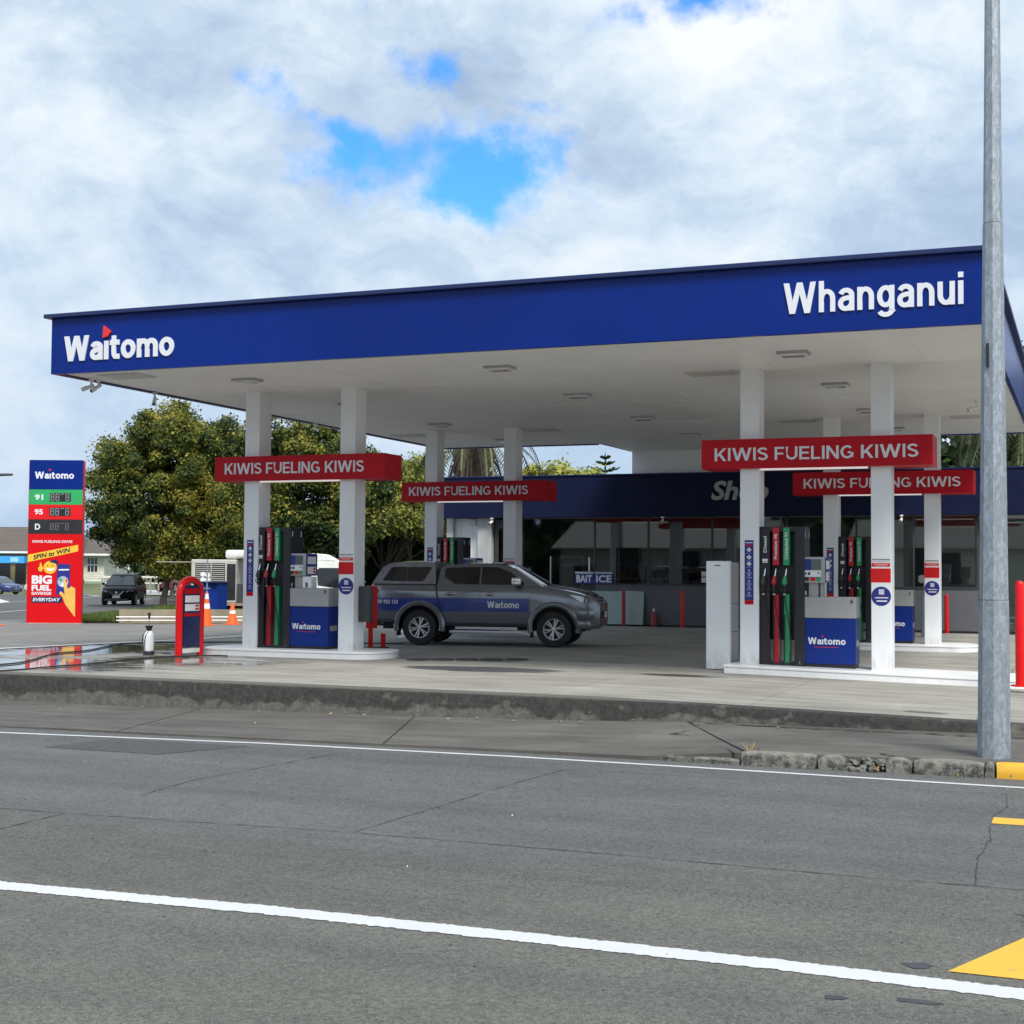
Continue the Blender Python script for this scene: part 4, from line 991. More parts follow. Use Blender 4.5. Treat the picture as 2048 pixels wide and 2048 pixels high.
one('sill',lambda bm:box(bm,sx(-14.13),sx(-2.86),YS-.03,YS+.1,sillz,sillz+.035),M_dgrey,shop)
divs=[gl,sx(-14.14),sx(-12.42),sx(-10.44),sx(-8.2),sx(-6.2),sx(-4.6),sx(-2.86)]
for a,b in zip(divs,divs[1:]):
    z0=.16 if a<sx(-14.3) else sillz+.036
    one('window_pane',lambda bm:box(bm,a+.025,b-.025,YS+.03,YS+.04,z0,FB-.03),M_sglass,shop)
for d in divs: one('window_frame',lambda bm:box(bm,d-.025,d+.025,YS,YS+.07,.14 if d<sx(-14.1) else sillz+.036,FB),M_dgrey,shop)
one('window_frame',lambda bm:box(bm,gl,sx(-2.86),YS,YS+.07,FB-.03,FB),pm('frame_grey',(.16,.16,.16),.5),shop)
one('base_strip',lambda bm:box(bm,gl,XR,YS-.02,YS+.1,.08,.14),M_black,shop)
# left recess with white cladding, door
one('cladding_panel',lambda bm:[box(bm,a,b,YS+.25,YS+.32,.1,FB) for a,b in [(sx(-19.2),sx(-18.98)),(sx(-18.97),sx(-18.75)),(sx(-18.74),sx(-18.35)),(sx(-18.34),sx(-18.07))]],M_white,shop)
one('pilaster',lambda bm:box(bm,sx(-18.06),sx(-17.6),YS+.0,YS+.4,.1,FB),pm('pilaster_white',(.55,.56,.56),.6),shop)
dr=one('door',lambda bm:box(bm,sx(-17.55),sx(-16.62),YS+.15,YS+.2,.1,FB-.05),M_dgrey,shop)
one('door_pane',lambda bm:box(bm,sx(-17.4),sx(-16.75),YS+.14,YS+.15,.35,FB-.3),M_sglass,dr)
one('alarm_box',lambda bm:box(bm,sx(-18.45),sx(-18.22),YS+.17,YS+.249,sz(3.05),sz(3.28),bev=.02),M_refl,shop,True)
# entry at the right
one('entrance_door',lambda bm:[box(bm,sx(-2.8)+.03,1.6,YS+.03,YS+.04,.15,FB-.25)],M_sglass,shop)
one('entrance_header',lambda bm:[box(bm,sx(-2.83),1.6,YS-.02,YS+.1,FB-.10,FB-.02),box(bm,sx(-2.83),1.6,YS-.02,YS+.1,FB-.22,FB-.19),box(bm,-.95,-.9,YS,YS+.08,.14,FB-.22)],M_silver,shop)
lettering('letter','Shop',(sx(-10.396),YS-.252,sz(3.60)),X_,Z_,1.60,sz(4.344)-sz(3.60),pm('letter_grey',(.42,.42,.43),.5),shop,depth=.03,bold=.03,shear=.22,split=True)
# posters BAIT / ICE
for wd_,x0,x1 in (('BAIT',sx(-14.769),sx(-14.16)),('ICE',sx(-14.13),sx(-13.53))):
    p=one('poster',lambda bm:[box(bm,x0,x1,YS-.012,YS-.006,sz(1.25),sz(1.625))],M_pnavy,shop)
    one('poster_top',lambda bm:[box(bm,x0+.01,x1-.01,YS-.015,YS-.0122,sz(1.555),sz(1.615))],pm('print_grey',(.5,.5,.52),.5),p)
    lettering('poster_lettering',wd_,(x0+.05,YS-.0125,sz(1.29)),X_,Z_,x1-x0-.10,.21,M_letter,p,depth=.002,bold=.03)
one('window_bracket',lambda bm:[box(bm,sx(-14.32),sx(-14.28),YS-.03,YS-.01,sz(1.63),sz(2.06))],M_pwhite,shop)
one('window_bracket',lambda bm:[box(bm,sx(-15.585),sx(-15.56),YS-.03,YS-.01,sz(1.27),sz(2.08))],M_grey,shop)
one('poster',lambda bm:[box(bm,sx(-10.76),sx(-10.5),YS-.012,YS-.006,sz(1.50),sz(1.65)),box(bm,sx(-10.76),sx(-10.5),YS-.012,YS-.006,sz(1.32),sz(1.47))],M_pwhite,shop)
# pale green board leaning on front
t=empty('pale_board',(-12.4,YS-.15,.1),'large pale green glass board leaning against the shop front behind the bollard','board')
one('sheet',lambda bm:extr(bm,[(sx(-14.2),YS-.16,.13),(sx(-12.53),YS-.16,.13),(sx(-12.53),YS-.06,sz(1.0)),(sx(-12.62),YS-.058,sz(1.03)),(sx(-13.2),YS-.058,sz(1.05)),(sx(-13.35),YS-.058,sz(1.02)),(sx(-14.2),YS-.058,sz(1.03))],(0,.03,0)),pm('pale_green_sheet',(.36,.46,.44),.35,dirt=.1),t)
# red extinguisher / gas bottle
t=empty('fire_extinguisher',(sx(-12.2),YS-.1,.12),'small red and white bottle on the ground against the grey shop wall','bottle')
one('cylinder',lambda bm:lathe(bm,[(.09,0),(.09,.28),(.05,.36),(.03,.40)],(sx(-12.2),YS-.12,.11),14),pm('dull_red',(.30,.05,.05),.5),t,True)
one('cap',lambda bm:lathe(bm,[(.035,0),(.035,.08)],(sx(-12.2),YS-.12,.51),10),M_refl,t)
# interior furnishings seen through the glass
def fridge(x0,x1,y,h,lab,m):
    t=empty('display_fridge',((x0+x1)/2,y,.13),lab,'fridge'); bxo('fridge_case',(x0,x1,y,y+.7,.13,h),m,t,bev=.02); bxo('fridge_door',(x0+.06,x1-.06,y-.01,y-.001,.3,h-.3),M_glass,t); bxo('fridge_header',(x0+.05,x1-.05,y-.015,y-.001,h-.26,h-.06),M_pnavy,t)
fridge(-14.9,-14.1,YS+1.6,2.1,'pale vending machine inside the shop left of the BAIT poster',M_refl); fridge(-11.0,-10.0,YS+2.0,2.3,'dark drinks fridge inside the shop near its middle',M_grey)
t=empty('shop_counter',(-7,YS+2,.13),'long grey counter inside the shop','counter'); bxo('counter_body',(-9.6,-4.5,YS+1.5,YS+2.1,.13,1.1),M_grey,t,bev=.02); bxo('counter_top',(-9.65,-4.45,YS+1.45,YS+2.15,1.1,1.14),M_timber,t)
t=empty('shelf_unit',(-12.8,YS+3,.13),'tall shelves inside the shop behind the ICE poster','shelf')
for z in (.5,.95,1.4,1.85): bxo('shelf_board',(-13.6,-12.0,YS+3,YS+3.4,z,z+.03),M_refl,t)
for x in (-13.6,-12.0): bxo('upright',(x-.02,x+.02,YS+3.0,YS+3.42,.13,2.1),M_dgrey,t)
for i,x in enumerate((-13.4,-13.1,-12.8,-12.5,-12.25)):
    for z in (.53,.98,1.43): bxo('packet',(x,x+.18,YS+3.05,YS+3.3,z,z+.2+.08*((i*7+int(z*9))%3)),[M_pwhite,M_yellow,M_dred][(i+int(z*3))%3],t)
# shop front cameras
seccam((sx(-13.0)+1.05,YS-.3,FB+.0),R(-90),'white camera on the shop fascia above the BAIT and ICE posters'); seccam((sx(-4.9),YS-.3,FB),R(-90),'white camera on the shop fascia near the rear right island')
seccam((sx(-17.45),YS-.3,FB),R(-90),'white camera on the shop fascia over its left door')
# gas bottle cage post behind island 4 : slim post with camera head
t=empty('air_tower',(-3.9,36.5,.05),'slim grey air and water post between the rear right columns','air pump')
one('tower_post',lambda bm:lathe(bm,[(.09,0),(.09,1.0),(.03,1.05),(.03,1.35)],(-3.75,36.6,.05),12),M_steelpost,t,True); one('tower_head',lambda bm:box(bm,-3.9,-3.6,36.5,36.7,1.4,1.6,bev=.04),M_silver,t,True)
# ================================================================ VEHICLE BUILDER
def side_y(z,y0,z0,y1,z1): return y0+(y1-y0)*max(0,min(1,(z-z0)/(z1-z0)))
def wheel(parent,x,y,r,w_,rim,side,spokes=12):
    s=side; tr=B(); lathe(tr,[(rim*1.0,-w_/2),(r*.93,-w_/2),(r*.985,-w_*.38),(r,-w_*.25),(r,w_*.25),(r*.985,w_*.38),(r*.93,w_/2),(rim*1.0,w_/2),(rim,-w_/2)],(x,y,r),32,'y',cap=False)
    ty=fin('tyre',tr,M_rubber,parent,True,30)
    wh=B(); lathe(wh,[(rim,s*w_*.44),(rim*1.02,s*w_*.5),(rim*.94,s*w_*.47),(rim*.90,s*w_*.2),(rim*.90,-s*w_*.3)],(x,y,r),32,'y',cap=False)
    for k in range(spokes//2):
        for o_ in (-.16,.16):
            a=2*math.pi*k/(spokes//2)+o_+.26; a2=2*math.pi*k/(spokes//2)+o_*.35+.26
            p=Vector((x+math.cos(a)*rim*.95,y+s*w_*.44,r+math.sin(a)*rim*.95)); q=Vector((x+math.cos(a2)*rim*.14,y+s*w_*.40,r+math.sin(a2)*rim*.14))
            tube(wh,[q,p],[rim*.075,rim*.085],6)
    lathe(wh,[(rim*.2,s*w_*.36),(rim*.2,s*w_*.44),(rim*.12,s*w_*.47),(.001,s*w_*.47)],(x,y,r),16,'y',cap=False)
    fin('rim',wh,M_alloy,ty,True,30)
    hb=B(); lathe(hb,[(rim*.88,s*w_*.12),(.001,s*w_*.12)],(x,y,r),20,'y',cap=False); fin('brake_disc',hb,M_black,ty)
    return ty
def boolean(o,cutters):
    for c in cutters:
        m=o.modifiers.new('b','BOOLEAN'); m.operation='DIFFERENCE'; m.object=c; m.solver='EXACT'
    bpy.context.view_layer.update()
    me=bpy.data.meshes.new_from_object(o.evaluated_get(bpy.context.evaluated_depsgraph_get())); o.modifiers.clear(); old=o.data; o.data=me
def loft(bm,stations,closed=True):
    rows=[[bm.verts.new(p) for p in st] for st in stations]; n=len(rows[0])
    for a,b in zip(rows,rows[1:]):
        for k in range(n): bm.faces.new((a[k],a[(k+1)%n],b[(k+1)%n],b[k]))
    bm.faces.new(rows[0][::-1]); bm.faces.new(rows[-1])
def lower_body(name,st,mats,parent,axles,arch,wz,hw,halfprof=None):
    """st: (x, widthfactor, zbottom, ztop, crown)"""
    S=[]
    for x,wf,zb,zt_,cr in st:
        w_=hw*wf; H_=zt_-zb
        half=[(w_*.86,zb),(w_*.955,zb+.08*H_),(w_*.985,zb+.28*H_),(w_,zb+.55*H_),(w_*.985,zb+.74*H_),(w_*.955,zb+.93*H_),(w_*.91,zt_),(w_*.6,zt_+cr*.75),(w_*.25,zt_+cr)]
        sec=[(x,-y,z) for y,z in half][::-1]; sec=[(x,y,z) for y,z in half]+[(x,-y,z) for y,z in half[::-1]]
        S.append(sec)
    bm=B(); loft(bm,S); o=fin(name,bm,mats,parent,False)
    cut=[]
    for ax in axles:
        for sgn in (-1,1):
            c=B(); lathe(c,[(arch,0),(arch,sgn*.75)],(ax,sgn*(hw-.34),wz),36,'y'); co=fin('cutter',c,mats[0]); cut.append(co)
    # cutters live in the world frame, so does the body before its root is moved
    boolean(o,cut)
    for c in cut: bpy.data.objects.remove(c)
    me=o.data
    if len(me.materials)<2:
        me.materials.clear()
        for m in mats: me.materials.append(m)
    for p in me.polygons:
        c=p.center; n=p.normal
        inside=any(math.hypot(c.x-a,c.z-wz)<arch+.01 for a in axles) 
        p.material_index=1 if inside and (abs(n.y)<.5 or abs(c.y)<hw-.3) else 0
        p.use_smooth=True
    me.set_sharp_from_angle(angle=R(32))
    return o
def greenhouse(name,outline,yf,mats,parent,bow=.10,frontmin=None,crown=.025,ft=(-1,-.75,-.4,0,.4,.75,1)):
    """outline list of (x,z); yf(z)-> half width. front points get bowed"""
    xm=max(p[0] for p in outline); bm=B(); cols=[]
    xmid=sum(p[0] for p in outline)/len(outline); zmx=max(p[1] for p in outline)
    for t_ in ft:
        col=[]
        for x,z in outline:
            b_=bow*(1-t_*t_) if x>xmid+.3 else 0
            cr=crown*(1-t_*t_) if z>zmx-.12 else 0
            col.append(bm.verts.new((x+b_*(1 if z<zmx-.12 else .4),t_*yf(z),z+cr)))
        cols.append(col)
    n=len(outline)
    for a,b in zip(cols,cols[1:]):
        for k in range(n): bm.faces.new((a[k],a[(k+1)%n],b[(k+1)%n],b[k]))
    bm.faces.new(cols[0]); bm.faces.new(cols[-1][::-1])
    return fin(name,bm,mats,parent,True,28)
def sidepanel(name,poly,yf,mat,parent,sgn,off=.004,th=.006,**kw):
    bm=B(); a=[bm.verts.new((x,sgn*(yf(z)+off),z)) for x,z in poly]; b=[bm.verts.new((x,sgn*(yf(z)-th),z)) for x,z in poly]; n=len(a)
    bm.faces.new(a)
    for k in range(n): bm.faces.new((a[k],a[(k+1)%n],b[(k+1)%n],b[k]))
    return fin(name,bm,mat,parent,**kw)
def frontpanel(name,p0,p1,yf,mat,parent,bow,inset=.07,off=.008,xmid=1):
    """glass between outline points p0 (low) and p1 (high)"""
    bm=B(); rows=[]; d=Vector((p1[0]-p0[0],p1[1]-p0[1])); nrm_=Vector((d.y,-d.x)).normalized()
    if nrm_.x*xmid<0: nrm_=-nrm_
    for s in (.06,.35,.65,.93):
        x=p0[0]+d.x*s; z=p0[1]+d.y*s; row=[]
        for t_ in (-1,-.75,-.4,0,.4,.75,1):
            tt=t_*(1-inset); row.append(bm.verts.new((x+bow*(1-tt*tt)*(1-.6*s)+nrm_.x*off,tt*yf(z),z+nrm_.y*off+.012*(1-tt*tt)*s)))
        rows.append(row)
    for a,b in zip(rows,rows[1:]):
        for k in range(6): bm.faces.new((a[k],a[k+1],b[k+1],b[k]))
    return fin(name,bm,mat,parent,True,60)
# ================================================================ PICKUP
def pickup():
    t=empty('pickup_truck',(0,0,0),'grey double cab pickup with a canopy on its tray and blue side band','pickup')
    hw=.905; AX=(1.485,-1.485); WZ=.42
    st=[(-2.60,.93,.62,1.31,.0),(-2.55,.97,.52,1.335,.0),(-2.3,.99,.50,1.335,.0),(-1.8,1,.48,1.335,.0),(-1.2,1,.44,1.335,.0),(-.6,1,.43,1.335,.0),(.2,1,.43,1.33,.0),(.9,1,.43,1.325,.01),(1.15,1,.43,1.30,.03),(1.45,1,.42,1.265,.045),(1.75,.995,.41,1.22,.05),(2.0,.97,.40,1.165,.05),(2.2,.92,.40,1.105,.045),(2.36,.83,.42,1.03,.03),(2.45,.72,.47,.93,.01)]
    def yb(x,z):
        wf=interp(x,[s[0] for s in st],[s[1] for s in st]); zb=interp(x,[s[0] for s in st],[s[2] for s in st]); zt_=interp(x,[s[0] for s in st],[s[3] for s in st]); h=(z-zb)/(zt_-zb)
        return hw*wf*interp(h,[0,.08,.28,.55,.74,.93,1],[.86,.955,.985,1,.985,.955,.91])
    body=lower_body('body',st,[M_truck,M_black],t,AX,.47,WZ,hw)
    yc=lambda z: .845-.36*(z-1.30)
    out=[(-1.10,1.30),(-1.045,1.70),(-.93,1.755),(-.3,1.785),(.2,1.775),(.50,1.735),(1.22,1.30)]
    greenhouse('cab',out,yc,M_truck,t,.14)
    yt=lambda z:.855-.30*(z-1.33)
    out2=[(-2.575,1.335),(-2.36,1.68),(-2.22,1.775),(-1.9,1.815),(-1.4,1.82),(-1.18,1.795),(-1.13,1.335)]
    greenhouse('tray_canopy',out2,yt,pm('canopy_shell_grey',(.24,.25,.27),.28,.3,coat=1),t,.0)
    frontpanel('windscreen',(1.22,1.30),(.50,1.735),yc,M_glass2,t,.14)
    frontpanel('rear_window',(-2.575,1.335),(-2.36,1.68),yt,M_glass,t,0,.12,.008,-1)
    for s in (-1,1):
        sidepanel('tray_window',[(-2.33,1.42),(-2.30,1.40),(-1.47,1.39),(-1.40,1.42),(-1.25,1.68),(-1.28,1.71),(-2.10,1.70),(-2.16,1.68)],yt,M_glass,t,s,.006)
        sidepanel('door_window',[(-.95,1.50),(-.72,1.345),(-.165,1.335),(-.165,1.715),(-.90,1.69),(-.95,1.66)],yc,M_glass,t,s,.006)
        sidepanel('door_window',[(-.125,1.335),(.80,1.335),(.83,1.37),(.52,1.60),(.22,1.71),(-.125,1.718)],yc,M_glass,t,s,.006)
        sidepanel('window_divider',[(-1.80,1.40),(-1.775,1.40),(-1.775,1.70),(-1.80,1.70)],yt,M_dgrey,t,s,.009)
        # blue band, door gaps
        bm=B(); 
        def band(x0,x1,za,zb_,n=26,off=.0035,skip=.50):
            prev=None
            for i in range(n+1):
                x=x0+(x1-x0)*i/n; col=[]
                for k in range(7):
                    z=za(x)+(zb_(x)-za(x))*k/6; col.append((x,s*(yb(x,z)+off),z))
                if prev:
                    for k in range(6):
                        q=[prev[k],col[k],col[k+1],prev[k+1]]; cx=sum(p[0] for p in q)/4; cz=sum(p[2] for p in q)/4
                        if all(math.hypot(p[0]-a,p[2]-WZ)>skip for p in q for a in AX): quad(bm,q)
                prev=col
        band(-2.53,.94,lambda x:.745,lambda x:1.035+.006*x,96)
        fin('blue_band',bm,M_band,t,True)
        bm=B()
        def gap(pts,wd=.007):
            for (xa,za),(xb,zb_) in zip(pts,pts[1:]):
                n=6; 
                for k in range(n):
                    x1_=xa+(xb-xa)*k/n; z1_=za+(zb_-za)*k/n; x2=xa+(xb-xa)*(k+1)/n; z2=za+(zb_-za)*(k+1)/n
                    L=math.hypot(x2-x1_,z2-z1_); nx,nz=-(z2-z1_)/L*wd/2,(x2-x1_)/L*wd/2
                    quad(bm,[(x1_+nx,s*(yb(x1_,z1_)+.006),z1_+nz),(x2+nx,s*(yb(x2,z2)+.006),z2+nz),(x2-nx,s*(yb(x2,z2)+.006),z2-nz),(x1_-nx,s*(yb(x1_,z1_)+.006),z1_-nz)])
        gap([(-1.12,1.33),(-1.105,1.15),(-1.04,.85),(-.90,.50)],.034); gap([(-.14,1.33),(-.145,.48)]); gap([(.96,1.30),(.955,.50)]); gap([(-.88,.49),(.955,.49)])
        gap([(-2.5,1.32),(-1.12,1.32)],.020)
        fin('door_gap',bm,M_black,t)
        for hx in (-.93,-.04): 
            bm=B(); box(bm,hx,hx+.23,s*(.90)-.03,s*(.90)+.03,1.115,1.145,bev=.012); fin('door_handle',bm,M_chrome,t,True)
            bm=B(); quad(bm,[(hx+.07,s*.912,1.09),(hx+.17,s*.912,1.09),(hx+.17,s*.905,1.16),(hx+.07,s*.905,1.16)]); fin('handle_recess',bm,M_black,t)
        # flares
        for ax in AX:
            bm=B(); prev=None
            for k in range(25):
                a=R(-12)+R(204)*k/24; ring=[]
                for rr,yy in ((.462,.86),(.462,.935),(.485,.95),(.535,.945),(.575,.90),(.575,.86)):
                    x=ax+rr*math.cos(a); z=WZ+rr*math.sin(a)*.98; yq=min(yy,yb(x,max(z,.45))+ (yy-.905) if yy>.86 else yb(x,max(z,.45))-.03) if x>1.9 else yy
                    ring.append(bm.verts.new((x,s*yq,z)))
                if prev:
                    for q in range(6): bm.faces.new((prev[q],prev[(q+1)%6],ring[(q+1)%6],ring[q]))
                prev=ring
            fin('wheel_flare',bm,M_truck,t,True,40)
            w_=wheel(t,ax,s*.765,.388,.265,.232,s)
            bm=B(); lp_=[(ax+.466*math.cos(R(-8+196*k/16)),WZ+.466*math.sin(R(-8+196*k/16))) for k in range(17)]; va=[bm.verts.new((x,s*.56,z)) for x,z in lp_]; vb=[bm.verts.new((x,s*.89,z)) for x,z in lp_]
            for k in range(16): bm.faces.new((va[k],va[k+1],vb[k+1],vb[k]))
            bm.faces.new(va); fin('wheel_liner',bm,M_black,t)
            bm=B(); sx_=-1; x=ax-.50; box(bm,x-.02,x+.02,min(s*.62,s*.88),max(s*.62,s*.88),.20,.46,bev=.008); fin('mudflap',bm,M_black,t)
        bm=B(); tube(bm,[(-.78,s*.90,.305),(-.70,s*.98,.31),(.72,s*.98,.31),(.80,s*.90,.305)],.036,10); box(bm,-.66,.70,min(s*.86,s*.97),max(s*.86,s*.97),.37,.42); fin('side_step',bm,M_alloy,t,True)
        # mirror
        bm=B(); box(bm,.60,.80,min(s*.94,s*1.14),max(s*.94,s*1.14),1.32,1.49,bev=.045,seg=3); mi_=fin('wing_mirror',bm,M_chrome,t,True,60)
        bm=B(); box(bm,.66,.78,min(s*.84,s*.95),max(s*.84,s*.95),1.30,1.36,bev=.01); fin('mirror_stalk',bm,M_black,mi_)
        # lamps
        def lamp(nm,pts,mat,off=.008):
            bm=B(); 
            a=[bm.verts.new((x,s*y,z)) for x,y,z in pts]; bm.faces.new(a)
            r=bmesh.ops.extrude_face_region(bm,geom=bm.faces[:]); bmesh.ops.translate(bm,verts=[v for v in r['geom'] if isinstance(v,bmesh.types.BMVert)],vec=(.02,s*.012,.004)); return fin(nm,bm,mat,t)
        hl=lamp('headlight',[(1.80,yb(1.8,1.12)+.002,1.135),(2.02,yb(2.02,1.08),1.10),(2.26,.72,1.025),(2.36,.56,.96),(2.37,.56,.895),(2.25,.745,.90),(2.05,yb(2.05,.98),.965)],M_lamp)
        bm=B(); 
        for (xx,yy,zz) in ((2.16,.80,1.0),(2.27,.70,.965)): lathe(bm,[(.045,0),(.05,.02),(.02,.028)],(xx,s*yy+s*.012,zz),12,'x')
        fin('projector',bm,M_chrome,hl,True)
        lamp('tail_lamp',[(-2.615,.80,1.28),(-2.54,.895,1.28),(-2.46,.895,1.20),(-2.55,.895,1.0),(-2.615,.80,.98)],M_tail)
        bm=B(); lathe(bm,[(.0,.0),(.05,.0),(.055,-.02)],(2.385,s*.60,.69),12,'x'); fin('fog_lamp',bm,M_lamp,t,True)
        bm=B(); box(bm,1.15,1.35,min(s*.30,s*.34),max(s*.30,s*.34),1.31,1.335,bev=.008); fin('washer_nozzle',bm,M_truck,t)
    # bonnet bright ridge, grille, bumper
    for s in (-1,1): one('bonnet_crease',lambda bm:tube(bm,[(1.12,s*.66,1.345),(1.6,s*.64,1.28),(2.05,s*.58,1.19),(2.2,s*.5,1.145)],.012,6),M_truck,t,True)
    one('bonnet_protector',lambda bm:extr(bm,[(2.16,-.62,1.125),(2.27,-.42,1.11),(2.33,0,1.105),(2.27,.42,1.11),(2.16,.62,1.125),(2.12,.62,1.14),(2.24,0,1.135),(2.12,-.62,1.14)],(0,0,.018)),M_black,t)
    one('grille_surround',lambda bm:extr(bm,[(2.37,-.55,.86),(2.42,-.3,.83),(2.44,0,.82),(2.42,.3,.83),(2.37,.55,.86),(2.34,.55,1.05),(2.38,.3,1.08),(2.40,0,1.09),(2.38,-.3,1.08),(2.34,-.55,1.05)],(.012,0,0)),M_black,t)
    for k in range(4):
        z=.875+.052*k; one('grille_bar',lambda bm:tube(bm,[(2.385-.01*k,-.50,z+.01),(2.432-.01*k,-.28,z),(2.452-.01*k,0,z-.004),(2.432-.01*k,.28,z),(2.385-.01*k,.50,z+.01)],.013,6),M_chrome,t,True)
    one('badge',lambda bm:[extr(bm,[(2.455,y+.035*math.cos(a),.96+dz+.035*math.sin(a)) for a in (0,1.57,3.14,4.71)],(.008,0,0)) for y,dz in ((0,.035),(-.03,-.02),(.03,-.02))],M_chrome,t)
    st2=[(2.05,.90),(2.25,.84),(2.38,.72),(2.46,.45),(2.475,0),(2.46,-.45),(2.38,-.72),(2.25,-.84),(2.05,-.90),(1.98,-.86),(1.98,.86)]
    one('front_bumper',lambda bm:extr(bm,[(x,y,.60) for x,y in st2],(0,0,.24),bev=.02),M_truck,t,True,50)
    one('bumper_skid',lambda bm:extr(bm,[(x*.985,y*.97,.40) for x,y in st2],(0,0,.195),bev=.025),M_truck,t,True,50)
    one('air_intake',lambda bm:extr(bm,[(2.45,.62,.62),(2.486,0,.62),(2.45,-.62,.62),(2.42,-.62,.62),(2.42,.62,.62)],(0,0,.15)),M_black,t)
    npl=one('number_plate',lambda bm:box(bm,2.485,2.495,-.18,.18,.64,.76),M_pwhite,t); lettering('plate_lettering','JA7',(2.496,-.12,.665),(0,1,0),Z_,.24,.07,M_black,npl,depth=.001)
    one('rear_bumper',lambda bm:box(bm,-2.68,-2.45,-.84,.84,.46,.66,bev=.03),M_black,t,True); one('tow_bar',lambda bm:[box(bm,-2.74,-2.5,-.04,.04,.38,.44),lathe(bm,[(.02,0),(.02,.06),(.03,.08),(.02,.1)],(-2.74,0,.42),10)],M_black,t)
    one('undertray',lambda bm:[box(bm,-2.4,2.1,-.55,.55,.34,.56),tubeb(bm)] if False else [box(bm,-2.4,2.1,-.55,.55,.34,.56)],M_black,t)
    for ax in AX: one('axle',lambda bm:[tube(bm,[(ax,-.7,.38),(ax,.7,.38)],.05,8)],M_black,t)
    one('aerial',lambda bm:tube(bm,[(.42,-.56,1.755),(.28,-.57,1.83),(.12,-.58,1.98)],[.008,.006,.004],6),M_black,t)
    one('roof_spoiler',lambda bm:extr(bm,[(.10,-.60,1.79),(.36,-.58,1.78),(.36,.58,1.78),(.10,.60,1.79)],(-.03,0,.035)),M_truck,t)
    # band lettering on the right side
    U_=(1,0,0); yb_=-(yb(.4,.9)+.0045)
    brand((.03,yb_-.002,.83),U_,Z_,.70,.145,M_letter,t,.003)
    one('logo_flag',lambda bm:extr(bm,[(.275,yb_-.002,.995),(.275,yb_-.002,1.035),(.315,yb_-.002,1.012)],(0,-.002,0)),M_lred,t)
    lettering('phone_lettering','0800 922 123',(-2.53,-(yb(-2.3,.92)+.009),.90),U_,Z_,.56,.085,M_letter,t,depth=.0015,bold=.03)
    return t
pk=pickup(); ang=math.atan2(.552,2.917); c_,s_=math.cos(ang),math.sin(ang)
# right hand wheel line midpoint is at (-12.10,28.67); shift half a track to the left
pk.location=(-12.10-s_*.80,28.67+c_*.80,0); pk.rotation_euler=(0,0,ang)
